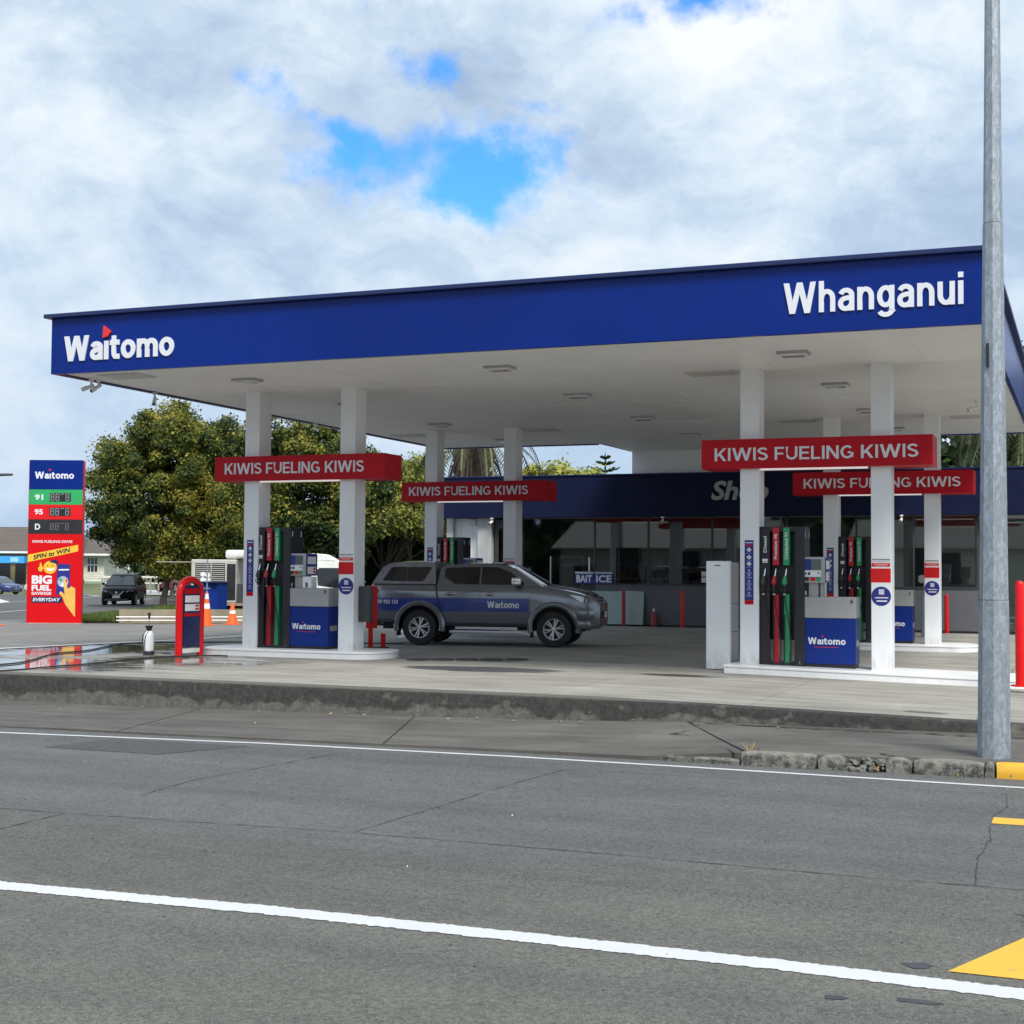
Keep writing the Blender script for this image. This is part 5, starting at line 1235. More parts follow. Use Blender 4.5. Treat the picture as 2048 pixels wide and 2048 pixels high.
# ================================================================ OTHER CARS
def car(name,label,cat,loc,rz,body,style='suv',group=None):
    t=empty(name,(0,0,0),label,cat,group)
    P={'suv':dict(L=4.6,hw=.91,ax=(1.35,-1.35),r=.36,belt=1.08,roof=1.68,zb=.28,hood=1.02,gh=[(-2.15,1.05),(-1.85,1.55),(-1.5,1.66),(-.5,1.70),(.2,1.68),(.45,1.62),(1.15,1.06)]),
       'wagon':dict(L=4.5,hw=.87,ax=(1.30,-1.28),r=.31,belt=.93,roof=1.45,zb=.22,hood=.88,gh=[(-2.1,.90),(-1.85,1.36),(-1.5,1.44),(-.5,1.47),(.2,1.45),(.45,1.40),(1.2,.91)]),
       'sedan':dict(L=4.6,hw=.87,ax=(1.35,-1.30),r=.31,belt=.92,roof=1.43,zb=.22,hood=.86,gh=[(-1.75,.90),(-1.15,1.36),(-.8,1.42),(-.2,1.44),(.2,1.42),(.45,1.37),(1.2,.90)])}[style]
    L=P['L']/2; st=[(-L,.88,P['zb']+.12,P['belt']-.12,0),(-L+.1,.95,P['zb'],P['belt']-.02,0),(-L+.6,1,P['zb'],P['belt'],.01),(0,1,P['zb'],P['belt'],.01),(.9,1,P['zb'],P['belt'],.02),(1.2,1,P['zb'],P['hood']+.02,.03),(1.7,.98,P['zb'],P['hood']-.04,.04),(L-.22,.90,P['zb'],P['hood']-.12,.04),(L-.06,.80,P['zb']+.02,P['hood']-.22,.02),(L,.70,P['zb']+.1,P['hood']-.32,0)]
    lower_body('body',st,[body,M_black],t,P['ax'],P['r']+.06,P['r'],P['hw'])
    b0=P['belt']; yc=lambda z:P['hw']*.92-.42*(z-b0)
    greenhouse('cabin',P['gh'],yc,body,t,.10)
    frontpanel('windscreen',P['gh'][-1],P['gh'][-2],yc,M_glass2,t,.10); frontpanel('rear_window',P['gh'][0],P['gh'][1],yc,M_glass,t,0,.12,.008,-1)
    gh=P['gh']; zt_=P['roof']-.10
    for s in (-1,1):
        sidepanel('side_window',[(gh[0][0]+.30,b0+.06),(-.25,b0+.05),(-.25,zt_),(gh[1][0]+.1,zt_-.06)],yc,M_glass,t,s,.006); sidepanel('side_window',[(-.18,b0+.05),(gh[-1][0]-.28,b0+.05),(gh[-2][0]-.08,zt_-.02),(-.18,zt_)],yc,M_glass,t,s,.006)
        for ax in P['ax']: wheel(t,ax,s*(P['hw']-.13),P['r'],.22,P['r']*.62,s,10)
        hz=P['hood']-.22
        bm=B(); extr(bm,[(L-.30,s*P['hw']*.90,hz+.06),(L-.10,s*P['hw']*.74,hz+.03),(L-.04,s*P['hw']*.56,hz-.01),(L-.04,s*P['hw']*.56,hz-.08),(L-.12,s*P['hw']*.78,hz-.07),(L-.30,s*P['hw']*.91,hz-.02)],(.03,s*.02,0)); fin('headlight',bm,M_lamp,t)
        bm=B(); extr(bm,[(-L-.0,s*P['hw']*.60,b0-.20),(-L+.12,s*P['hw']*.93,b0-.15),(-L+.12,s*P['hw']*.93,b0-.36),(-L,s*P['hw']*.60,b0-.36)],(-.025,s*.012,0)); fin('tail_lamp',bm,M_tail,t)
        bm=B(); box(bm,.72,.86,min(s*.90,s*1.05),max(s*.90,s*1.05),b0+.02,b0+.15,bev=.03,seg=2); fin('wing_mirror',bm,body,t,True)
        bm=B(); box(bm,L-.14,L-.08,min(s*.55,s*.68),max(s*.55,s*.68),.40,.45,bev=.01); fin('fog_lamp',bm,M_lamp,t)
    h=P['hood']
    one('grille',lambda bm:extr(bm,[(L+.0,-.36,h-.26),(L+.0,.36,h-.26),(L+.01,.22,h-.44),(L+.01,-.22,h-.44)],(.03,0,0)),M_black,t)
    one('grille_trim',lambda bm:[tube(bm,[(L+.04,-.38,h-.24),(L+.05,-.14,h-.45),(L+.05,.14,h-.45),(L+.04,.38,h-.24)],.015,6),lathe(bm,[(.06,0),(.06,.01)],(L+.03,0,h-.30),14,'x')],M_chrome,t)
    one('number_plate',lambda bm:box(bm,L+.01,L+.03,-.2,.2,.42,.54),M_pwhite,t)
    one('lower_bumper',lambda bm:box(bm,L-.35,L+.02,-.62,.62,P['zb']-.02,P['zb']+.10,bev=.02),M_dgrey,t)
    if style=='suv': one('roof_rail',lambda bm:[tube(bm,[(-1.6,s*.60,1.70),(-1.4,s*.60,1.75),(.1,s*.60,1.75),(.3,s*.60,1.70)],.018,6) for s in (-1,1)],M_grey,t)
    t.location=loc; t.rotation_euler=(0,0,rz); return t
M_carblack=pm('car_black',(.003,.003,.004),.3,.0,spec=.15); M_carblue=pm('car_blue',(.03,.06,.20),.25,.4,coat=1); M_carwhite=pm('car_white',(.75,.75,.75),.25,coat=1); M_carred=pm('car_red',(.30,.015,.03),.25,.2,coat=1)
car('parked_suv','black SUV with roof rails driving toward the camera on the side street','car',(-49.55,65.75,zt(-49.5,65.7)+.0),R(-63),M_carblack,'suv')
car('blue_car','dark blue car at the far left edge beside the white car','car',(-81.3,91.5,zt(-81,92)),R(-10),M_carblue,'sedan')
car('white_car','white hatchback parked behind the price sign in front of the blue awning','car',(-79.7,96.3,zt(-80,95.5)),R(-165),M_carwhite,'wagon')
car('red_car','red car parked behind the trunk of the autumn tree','car',(-53.0,75.9,.10),R(150),M_carred,'wagon')
# ================================================================ WORK TRUCK WITH GENSET
def worktruck():
    t=empty('work_truck',(0,0,0),'white flat-deck truck carrying a grey slatted machine behind the left pump island','truck')
    # local: x forward (to the right in view), y left, z up; right side faces camera
    def b(nm,c,m,p=t,bev=.01,sm=False): return bxo(nm,c,m,p,bev=bev,smooth=sm)
    M_wt=pm('truck_white',(.72,.73,.72),.4,dirt=.15)
    g=b('machine_case',(-2.05,-.45,-.95,.9,.50,2.05),pm('machine_grey',(.48,.47,.44),.55,dirt=.3),bev=.03)
    for k in range(17):
        z=.74+.07*k; one('louvre',lambda bm:[box(bm,-1.88,-1.38,-.975,-.951,z,z+.022),box(bm,-1.30,-.86,-.975,-.951,z,z+.022)],pm('louvre_grey',(.55,.54,.50),.5),g)
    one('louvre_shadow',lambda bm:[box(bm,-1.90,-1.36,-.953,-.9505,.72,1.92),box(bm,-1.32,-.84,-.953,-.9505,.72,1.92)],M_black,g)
    one('gauge',lambda bm:[lathe(bm,[(.09,-.02),(.09,0)],(-1.62+dx,-.98,1.52+dz),14,'y') for dx,dz in ((0,0),(.17,-.03),(0,-.19),(.17,-.2))],M_pwhite,g)
    one('open_bay',lambda bm:box(bm,-.78,-.47,-.955,-.9505,.6,1.9),M_black,g)
    one('side_lettering',lambda bm:[box(bm,-1.75+.11*k,-1.69+.11*k,-.956,-.9505,.60+.01*(k%3),.64+.012*(k%2)) for k in range(7)],M_black,g)
    b('hatch_lid',(-3.3,-2.0,-.95,.9,1.93,1.97),M_timber)
    b('deck',(-2.2,2.0,-1.0,1.0,.40,.50),M_rust)
    one('tank',lambda bm:[box(bm,-.9,1.7,-.7,.8,2.08,2.40,bev=.12,seg=3)],M_wt,t,True)
    b('tray_side',(-.4,2.0,-1.0,-.95,.5,1.2),M_dgrey)
    # cab
    yc=lambda z:.92-.10*(z-1.1)
    greenhouse('cab',[(2.1,.55),(2.1,1.90),(2.25,2.02),(3.2,2.02),(3.45,1.90),(3.78,1.15),(3.85,.55)],yc,M_wt,t,.08)
    one('wind_deflector',lambda bm:extr(bm,[(2.05,-.75,2.03),(2.05,-.75,2.26),(2.2,-.75,2.30),(2.7,-.75,2.27),(3.15,-.75,2.03)],(0,1.5,0),bev=.04),M_wt,t,True)
    frontpanel('windscreen',(3.78,1.15),(3.45,1.90),yc,pm('pale_glass',(.30,.42,.50),.1),t,.08)
    for s in (-1,1): sidepanel('door_window',[(2.45,1.15),(3.35,1.02),(3.55,1.15),(3.30,1.78),(2.50,1.78),(2.40,1.70)],yc,M_glass,t,s,.006)
    one('mirror',lambda bm:[box(bm,3.62,3.70,-1.2,-1.02,1.2,1.6,bev=.02),tube(bm,[(3.6,-.9,1.6),(3.66,-1.1,1.62)],.012,6)],M_black,t)
    for ax in (-1.3,2.95):
        for s in (-1,1): wheel(t,ax,s*.80,.36,.22,.22,s,8)
    one('chassis',lambda bm:box(bm,-2.1,3.6,-.4,.4,.3,.42),M_black,t)
    return t
wt=worktruck(); wt.location=(-28.2,44.9,-.10); wt.rotation_euler=(0,0,R(24))
# blue bin and posts, cones
t=empty('blue_bin',(-28.3,42.6,0),'dark blue wheelie bin beside the grey slatted machine','bin')
one('bin_body',lambda bm:extr(bm,[(-28.62,42.35,.12),(-28.1,42.5,.12),(-28.1,43.1,.12),(-28.62,42.95,.12)],(0,0,1.0)),M_dblue,t); one('bin_lid',lambda bm:box(bm,-28.68,-28.04,42.3,43.15,1.121,1.18,bev=.02),M_navy,t)
one('bin_wheel',lambda bm:[lathe(bm,[(.1,-.03),(.1,.03)],(x,42.5,.1),12,'x') for x in (-28.6,-28.1)],M_rubber,t)
def cone(x,y,h,lab,z=0,bands=1):
    t=empty('traffic_cone',(x,y,z),lab,'traffic cone','orange traffic cones')
    one('cone_body',lambda bm:lathe(bm,[(.16,.03),(.035,h)],(x,y,z),20),M_orange,t,True,60); one('cone_base',lambda bm:box(bm,x-.21,x+.21,y-.21,y+.21,z,z+.03,bev=.01),M_orange,t)
    for k in range(bands):
        a=.50+.30*k; r0=.16+(.035-.16)*a+.003; r1=.16+(.035-.16)*(a+.16)+.003
        one('reflective_band',lambda bm:lathe(bm,[(r0,.03+(h-.03)*a),(r1,.03+(h-.03)*(a+.16))],(x,y,z),20,cap=False),M_refl,t,True)
cone(-23.33,34.75,.95,'taller orange cone with a sleeve on its post, left of the pair',0,2); cone(-23.15,35.8,.62,'shorter orange cone at the right of the pair near the truck',0,1); cone(-28.25,31.7,.6,'orange cone cut off by the left edge beside the price sign')
t=empty('marker_post',(-23.33,34.75,.9),'grey steel tube standing in the taller cone','post')
one('tube',lambda bm:tube(bm,[(-23.33,34.75,.9),(-23.33,34.75,1.9)],.022,8),M_steelpost,t); one('clamp',lambda bm:[box(bm,-23.41,-23.25,34.7,34.8,z,z+.03) for z in (1.05,1.25)],M_steelpost,t)
# sprayer
def sprayer():
    x,y=-16.52,22.7; t=empty('garden_sprayer',(x,y,0),'white pump sprayer with black base and strap on the wet concrete','sprayer')
    one('tank',lambda bm:lathe(bm,[(.095,.06),(.10,.10),(.10,.34),(.085,.41),(.05,.45)],(x,y,0),24),M_white,t,True,50)
    one('base',lambda bm:lathe(bm,[(.105,0),(.105,.06),(.097,.075)],(x,y,0),24),M_black,t,True); one('collar',lambda bm:lathe(bm,[(.045,.45),(.05,.49),(.075,.54),(.075,.55)],(x,y,0),20),M_black,t,True)
    one('pump_rod',lambda bm:tube(bm,[(x,y,.55),(x,y,.70)],.006,6),M_steelpost,t); one('handle',lambda bm:[tube(bm,[(x,y,.68),(x,y,.79)],[.018,.022],8),box(bm,x-.03,x+.03,y-.01,y+.01,.76,.79)],M_black,t)
    one('strap',lambda bm:tube(bm,[(x-.03,y-.06,.44),(x-.085,y-.07,.36),(x-.09,y-.075,.22),(x-.03,y-.112,.08)],.009,6),M_black,t,True); one('strap',lambda bm:tube(bm,[(x+.03,y-.06,.44),(x+.0,y-.10,.36),(x-.02,y-.112,.22),(x-.025,y-.112,.08)],.009,6),M_black,t,True)
    one('spray_lance',lambda bm:[tube(bm,[(x-.36,y+.12,.03),(x+.38,y+.16,.03)],.006,6),tube(bm,[(x-.38,y+.12,.03),(x-.28,y+.125,.03)],.014,8),tube(bm,[(x+.2,y+.15,.03),(x+.37,y+.16,.03)],.012,8)],M_black,t,True)
sprayer()
# hoses on the ground
def gh_(name,pts,r,lab):
    out=[]; P=[Vector((a,b,r+.002)) for a,b in pts]
    for i in range(len(P)-1):
        p0=P[max(i-1,0)];p1=P[i];p2=P[i+1];p3=P[min(i+2,len(P)-1)]
        for k in range(8):
            s=k/8; out.append(.5*((2*p1)+(p2-p0)*s+(2*p0-5*p1+4*p2-p3)*s*s+(3*p1-p0-3*p2+p3)*s**3))
    out.append(P[-1]); o=one(name,lambda bm:tube(bm,out,r,7),M_rubber,None,True); o['label']=lab; o['category']='hose'
gh_('garden_hose',[(-17.4,18.6),(-16.87,19.1),(-17.05,19.97),(-18.09,21.93),(-18.25,23.08),(-19.08,25.08),(-19.07,25.9),(-17.44,27.3),(-14,28.5)],.013,'dark hose curving across the wet concrete at the far left')
gh_('pressure_hose',[(-17,17.9),(-15.86,17.96),(-15.8,19.17),(-15.72,19.98),(-15.83,21.91),(-15.28,22.83),(-14.9,22.9)],.012,'dark hose running from the puddle to the red hoop')
# ================================================================ PRICE SIGN
def pricesign():
    t=empty('price_sign',(-27.8,33.65,0),'tall red blue and black fuel price sign at the left of the forecourt','sign')
    A=Vector((-28.46,33.28,0)); Bq=Vector((-27.02,33.86,0)); U=(Bq-A).normalized(); wdt=(Bq-A).length; N=Vector((U.y,-U.x,0)); wide=wdt
    def pan(nm,a0,a1,z0,z1,off,th,m,par,bev=0):
        b=B(); P=A+U*a0+N*off; Q=A+U*a1+N*off
        extr(b,[(P.x,P.y,z0),(Q.x,Q.y,z0),(Q.x,Q.y,z1),(P.x,P.y,z1)],tuple(N*th)); return fin(nm,b,m,par)
    def poly(nm,pts,off,m,par):
        b=B(); extr(b,[tuple(A+U*x+N*off+Vector((0,0,z))) for x,z in pts],tuple(N*.002)); return fin(nm,b,m,par)
    pan('sign_body',-.02,wide+.02,0,4.72,-.14,.135,pm('sign_side_red',(.45,.012,.015),.4),t)
    top=pan('header_panel',0,wide,3.89,4.74,0,.02,M_blue,t); gp=pan('price_panel',0,wide,3.45,3.885,0,.02,pm('panel_green',(.03,.36,.11),.35),t); rp=pan('price_panel',0,wide,3.02,3.445,0,.02,M_pred,t); bp=pan('price_panel',0,wide,2.60,3.015,0,.02,M_black,t); lp=pan('poster_panel',0,wide,.03,2.595,0,.02,pm('poster_red',(.62,.004,.008),.45,var=.03,spec=.2),t)
    def tx(nm,s,x,z,w_,h,m,par,bold=.03,sh=0,ang=0,off=.0205):
        UU=U*math.cos(ang)+Vector((0,0,math.sin(ang))); VV=-U*math.sin(ang)+Vector((0,0,math.cos(ang)))
        lettering(nm,s,tuple(A+U*x+N*off+Vector((0,0,z))),tuple(UU),tuple(VV),w_,h,m,par,depth=.006,bold=bold,shear=sh)
    brand(tuple(A+U*.16+N*.0205+Vector((0,0,4.20))),tuple(U),Z_,1.13,.20,M_letter,top,.006); poly('logo_flag',[(.56,4.42),(.56,4.49),(.64,4.45)],.021,M_lred,top)
    tx('grade_lettering','91',.17,3.58,.24,.16,M_letter,gp); tx('grade_lettering','95',.17,3.155,.24,.16,M_letter,rp); tx('grade_lettering','D',.19,2.72,.15,.17,M_letter,bp)
    for par,z in ((gp,3.54),(rp,3.12),(bp,2.69)):
        d=pan('price_display',.60,1.21,z,z+.24,.0205,.006,M_black,par)
        for k in range(4):
            for (a0,a1,b0,b1) in ((.0,.10,.10,.115),(.0,.10,0,.015),(.0,.10,.185,.2),(.0,.018,0,.2),(.085,.10,0,.2)):
                if (k+int(b0*100))%5==2: continue
                pan('digit_segment',.63+.145*k+a0,.63+.145*k+a1,z+.02+b0,z+.02+b1,.027,.003,M_grey if par!=bp else pm('digit_grey',(.16,.16,.17),.4),d)
    tx('poster_lettering','KIWIS FUELING KIWIS',.13,2.34,1.15,.075,M_letter,lp,.02)
    poly('ribbon',[(0,1.78),(1.45,2.10),(1.45,2.29),(0,1.99)],.0208,M_yellow,lp)
    tx('ribbon_lettering','SPIN to WIN',.17,1.85,1.10,.13,M_black,lp,.025,.25,.215,.0235)
    # smiling yellow face with cap
    cx,cz=.65,1.63
    poly('face',[(cx+.19*math.cos(a),cz+.185*math.sin(a)) for a in [k*math.pi/14 for k in range(28)]],.021,M_yellow,lp)
    poly('cap',[(cx+.03,cz+.20),(cx+.14,cz+.23),(cx+.24,cz+.18),(cx+.22,cz+.10),(cx+.10,cz+.13),(cx-.02,cz+.16)],.0245,M_navy,lp)
    for ex in (-.07,.08): poly('eye',[(cx+ex+.015*math.cos(a),cz+.045+.025*math.sin(a)) for a in [k*math.pi/5 for k in range(10)]],.024,M_black,lp)
    poly('smile',[(cx-.11,cz-.02),(cx-.06,cz-.085),(cx+.03,cz-.11),(cx+.12,cz-.06),(cx+.14,cz-.0),(cx+.03,cz-.035)],.024,M_pwhite,lp)
    poly('thumb',[(cx-.33,cz-.10),(cx-.24,cz-.13),(cx-.20,cz-.02),(cx-.24,cz+.06),(cx-.26,cz+.14),(cx-.30,cz+.12),(cx-.30,cz+.03),(cx-.345,cz-.01)],.021,M_yellow,lp)
    tx('poster_lettering','BIG',.13,1.15,.58,.25,M_letter,lp,.05); tx('poster_lettering','FUEL',.13,.955,.57,.165,M_letter,lp,.05); tx('poster_lettering','SAVINGS',.13,.835,.57,.09,M_letter,lp,.03)
    pan('caption_bar',.13,1.02,.61,.785,.0208,.003,M_navy,lp); tx('poster_lettering','EVERYDAY',.17,.65,.80,.10,M_letter,lp,.03,.15,0,.024)
    # phone and pointing hand
    poly('phone',[(.83,.84),(1.22,.90),(1.24,1.72),(.86,1.74)],.021,M_pnavy,lp)
    poly('phone_screen_line',[(.90,1.54),(1.20,1.55),(1.20,1.59),(.90,1.58)],.0235,M_pwhite,lp)
    poly('prize_wheel',[(1.03+.16*math.cos(a),1.22+.16*math.sin(a)) for a in [k*math.pi/10 for k in range(20)]],.0235,pm('print_pale_blue',(.35,.45,.60),.4),lp)
    for k in range(3): a=k*2.1; poly('wheel_segment',[(1.03,1.22),(1.03+.14*math.cos(a),1.22+.14*math.sin(a)),(1.03+.14*math.cos(a+.7),1.22+.14*math.sin(a+.7))],.026,[M_pred,M_green,M_pwhite][k],lp)
    poly('pointing_hand',[(1.03,1.28),(1.06,1.32),(1.11,1.29),(1.17,1.03),(1.20,1.03),(1.27,1.09),(1.39,1.03),(1.40,.22),(1.38,.22),(1.12,.55),(1.02,.78),(.93,.88),(.95,.94),(1.02,.92),(1.09,.84)],.027,M_skin,lp)
    pan('base_plate',-.05,wide+.05,-.02,.03,-.2,.28,M_timber,t)
pricesign()
# ================================================================ PLANTER, RAILS, GRASS
t=empty('low_wall',(-25.6,35.4,0),'low tan concrete wall round the grass in front of the autumn tree','wall')
def lw(bm):
    P=[(-26.5,34.95),(-23.3,37.3),(-20.5,39.2)]
    for (a,b),(c,d) in zip(P,P[1:]): extr(bm,[(a,b,-.1),(c,d,-.1),(c+.0,d,.40),(a,b,.40)],(-.13,.18,0))
one('wall_run',lw,M_lowwall,t)
t=empty('low_rail',(-25.4,35.2,0),'two thin white rails running low before the tan concrete wall','rail')
for z in (.09,.19): one('rail_tube',lambda bm:tube(bm,[(-26.45,34.75,z),(-23.2,37.05,z),(-20.4,39.0,z)],.018,8),M_pwhite,t)
for k in range(4): one('rail_stub',lambda bm:box(bm,-26.2+1.6*k-.03,-26.2+1.6*k+.03,34.93+1.12*k,34.99+1.12*k,0,.19),M_timber,t)
one('gravel_bed',lambda bm:tri(bm,[(-28.8,33.6),(-26.2,34.2),(-20.2,38.8),(-20.8,40),(-26.8,35.8)],.008),pm('bed_soil',(.10,.09,.07),.95,var=.4,vscale=12,bump=.8,bscale=30),kind='structure')
def verge(bm):
    P=[(-28.2,34.6),(-26.4,35.1),(-20.5,39.4),(-21.5,42),(-26,44),(-32,47),(-38,54),(-43.2,61),(-40.5,55),(-35,46),(-30.9,38.9)]
    P=[(-27.6,34.2),(-26.6,35.1),(-20.5,39.4),(-24,45),(-33,56),(-43.2,62),(-41.2,57.4),(-36.0,47.4),(-30.86,38.6)]
    quad(bm,[(x,y,zt(x,y)+.03) for x,y in P]); bmesh.ops.triangulate(bm,faces=bm.faces[:]); bmesh.ops.subdivide_edges(bm,edges=bm.edges[:],cuts=6,use_grid_fill=True)
    for v in bm.verts: v.co.z=zt(v.co.x,v.co.y)+.05+.10*smoothstep(0,3,(v.co.x+27)*.58+(v.co.y-34.5)*-.0+1)*0+.06*mnoise.noise(v.co*.5)
vg=one('verge',verge,pm('verge_green',(.07,.11,.03),.9,var=.4,vscale=2,bump=.8,bscale=20),kind='structure')
def tone_attr(me,vals):
    at=me.attributes.new('tone','FLOAT','FACE'); at.data.foreach_set('value',vals)
def leafmesh(name,items,mat,parent=None,**tags):
    """items: list of (center,normal,size,tone)"""
    V=[];F=[];T=[]
    for c,n,s,tn in items:
        a=Vector((random.gauss(0,1),random.gauss(0,1),random.gauss(0,1))); u=n.cross(a)
        if u.length<1e-3: continue
        u.normalize(); v=n.cross(u).normalized(); b=len(V); k=random.uniform(.55,.9)
        V+= [c-u*s,c-v*s*k+n*s*.15,c+u*s,c+v*s*k+n*s*.15]; F.append((b,b+1,b+2,b+3)); T.append(tn)
    me=bpy.data.meshes.new(name); me.from_pydata([tuple(x) for x in V],[],F); tone_attr(me,T); me.materials.append(mat)
    return link_mesh(name,me,mat,parent,**tags)
def grassmesh(name,area,n,h,mat):
    V=[];F=[];T=[]
    for i in range(n):
        x,y=area(); z=zt(x,y)+.03; a=random.random()*6.28; l=h*random.uniform(.5,1.3); w_=random.uniform(.01,.02); b=len(V)
        dx,dy=math.cos(a)*w_,math.sin(a)*w_; lx,ly=random.gauss(0,l*.4),random.gauss(0,l*.4)
        V+=[(x-dx,y-dy,z),(x+dx,y+dy,z),(x+lx,y+ly,z+l)]; F.append((b,b+1,b+2)); T.append(min(1,max(0,random.gauss(.5,.22))))
    me=bpy.data.meshes.new(name); me.from_pydata(V,[],F); tone_attr(me,T); return link_mesh(name,me,mat,None,kind='stuff')
def ga():
    s=random.random(); t_=random.random()**1.5
    p=Vector((-28.3,34.5))+(Vector((-26.6,35.2))-Vector((-28.3,34.5)))*s; q=Vector((-43,61))+(Vector((-33,56))-Vector((-43,61)))*s
    r=p+(q-p)*t_; return r.x,r.y
grassmesh('grass',ga,26000,.14,M_grass)
# ================================================================ TREES
def crown(center,rx,ry,rz,nlobe,lr,nleaf,ls,mat,seed,bias=.45,patch=.35,parent=None,flat=0,lo=-.75):
    rnd=random.Random(seed); L=[]
    for i in range(nlobe):
        while True:
            d=Vector((rnd.gauss(0,1),rnd.gauss(0,1),rnd.gauss(0,1)))
            if d.length>.1:
                d.normalize()
                if d.z>lo: break
        k=rnd.uniform(.35,1.0)**.7; q_=1+.13*mnoise.noise(d*2.3+Vector((seed,0,0)))
        L.append((Vector((d.x*rx*k,d.y*ry*k,d.z*rz*k))*q_,lr*rnd.choice([.5,.7,.9,1.1,1.45])))
    items=[]
    for i in range(nleaf):
        c,r=L[rnd.randrange(nlobe)]; d=Vector((rnd.gauss(0,1),rnd.gauss(0,1),rnd.gauss(.25,1))).normalized()
        rr=r*(1+rnd.gauss(-.12,.26)); p=c+Vector((d.x*rr,d.y*rr,d.z*rr*.8))
        W_=p+Vector(center); pn=mnoise.noise(W_*.33)*.8+mnoise.noise(W_*1.5)*.6
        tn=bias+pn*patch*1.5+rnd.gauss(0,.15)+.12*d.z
        n=(d+Vector((rnd.gauss(0,.55),rnd.gauss(0,.55),rnd.gauss(.2,.55)))).normalized()
        items.append((W_,n,ls*rnd.uniform(.55,1.6),min(1,max(0,tn))))
    return leafmesh('crown',items,mat,parent),[ (Vector(center)+c) for c,r in L]
def tree(name,lab,base,cc,rx,ry,rz,nlobe,lr,nleaf,ls,mat,seed,tr=.35,bias=.45,patch=.35,trunks=1,cat='tree',group=None,lo=-.75,spread=1.2):
    t=empty(name,base,lab,cat,group); cr,lobes=crown(cc,rx,ry,rz,nlobe,lr,nleaf,ls,mat,seed,bias,patch,t,lo=lo)
    rnd=random.Random(seed+5); b=Vector(base); C_=Vector(cc)
    for k in range(trunks):
        bm=B(); off=Vector((rnd.uniform(-1,1)*spread*(trunks>1),rnd.uniform(-.5,.5)*(trunks>1),0)); p0=b+off*.6; fork=b+(C_-b)*.35+off
        tube(bm,[p0-Vector((0,0,.2)),p0+Vector((0,0,.4)),p0+(fork-p0)*.5+Vector((.05,0,0)),fork],[tr*1.3,tr,tr*.85,tr*.7],10)
        for j in range(6 if trunks==1 else 3):
            l=lobes[rnd.randrange(len(lobes))]; m_=fork+(l-fork)*.5+Vector((0,0,-.3)); tube(bm,[fork-Vector((0,0,.3)),m_,l],[tr*.45,tr*.28,tr*.08],7)
        fin('trunk',bm,M_bark,t,True,60)
    return t
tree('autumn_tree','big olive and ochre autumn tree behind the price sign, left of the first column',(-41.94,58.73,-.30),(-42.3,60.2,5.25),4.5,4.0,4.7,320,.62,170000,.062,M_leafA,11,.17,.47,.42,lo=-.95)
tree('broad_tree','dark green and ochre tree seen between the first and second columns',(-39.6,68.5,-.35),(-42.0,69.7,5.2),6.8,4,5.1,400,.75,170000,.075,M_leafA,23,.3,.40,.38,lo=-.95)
tree('multi_stem_tree','yellow green tree with several dark trunks right of the second column',(-38.2,75.6,.0),(-37.9,76.1,5.2),3.9,3,2.9,170,.6,80000,.075,M_leafC,31,.17,.46,.38,trunks=6,lo=-.6,spread=1.6)
tree('dark_tree','dark green tree filling the gap behind the red header sign',(-40.5,80.0,.0),(-41.0,80.0,3.5),5.0,2.5,3.4,30,1.2,15000,.18,M_leafB,37,.3,.25,.30)
tree('round_tree','rounded yellow green treetop seen over the shop roof',(-36.5,104,.2),(-38.6,104,6.5),5.6,4,2.9,50,1.2,24000,.15,M_leafC,41,.3,.55,.30,lo=0)
tree('small_bush_tree','bright green bush between the black SUV and the tree trunk',(-52.5,80,-.3),(-52.5,80,1.3),1.9,1.5,1.3,14,.7,5000,.14,M_leafB,43,.12,.85,.25,cat='bush')
tree('purple_bush','dark purple leaved bush behind the crossing beacon',(-57,84,-.4),(-57.2,84,2.4),2.3,2,2.6,16,.9,6000,.16,M_purple,47,.15,.4,.3,cat='bush')
tree('left_bush','dark green shrub between the cream house and the beacon',(-63.5,90,-.4),(-64.3,90,2.4),2.6,2,2.5,20,.9,7000,.17,M_leafB,51,.15,.30,.3,cat='bush')
tree('hedge_tree','dark hedge behind the red car and the white truck',(-47,84,.1),(-47,85,2.0),7.5,2,2.0,40,1.2,14000,.2,M_leafB,53,.3,.30,.3,cat='hedge')
tree('hedge_tree','dark hedge behind the trunks of the yellow green tree',(-38,88,.1),(-38,89,1.9),6.5,2,1.9,30,1.2,10000,.2,M_leafB,57,.3,.42,.3,cat='hedge')
tree('backdrop_tree','dark tree mass behind the palm at the right of the canopy',(0,62,0),(.5,62,5.2),8,3,4.6,60,1.6,30000,.24,M_leafB,61,.35,.05,.15)
tree('backdrop_tree','pale green tree low over the shop roof between the rear columns',(-30,96,.2),(-31.5,97,6.0),4.2,3,1.6,18,1.0,6000,.2,M_leafC,63,.3,.5,.3,lo=-.2)
# Norfolk pine
def pine():
    bx_,by_=-43.7,133.0; t=empty('norfolk_pine',(bx_,by_,0),'small tiered pine silhouette above the shop roof','tree')
    one('trunk',lambda bm:tube(bm,[(bx_,by_,0),(bx_,by_,13.2)],[.35,.03],8),M_bark,t)
    items=[]
    for z,l in ((12.6,.5),(12.0,.9),(11.3,1.4),(10.5,1.9),(9.6,2.3),(8.6,2.7),(7.4,3.0)):
        for k in range(9):
            a=k*.7+z
            for j in range(26):
                s=j/25; p=Vector((bx_+math.cos(a)*l*s,by_+math.sin(a)*l*s,z+.18*l*s+.12*s*s+random.uniform(-.06,.06)))
                items.append((p,Vector((random.gauss(0,1),random.gauss(0,1),1)).normalized(),.14,random.random()*.5))
    leafmesh('crown',items,M_leafB,t)
pine()
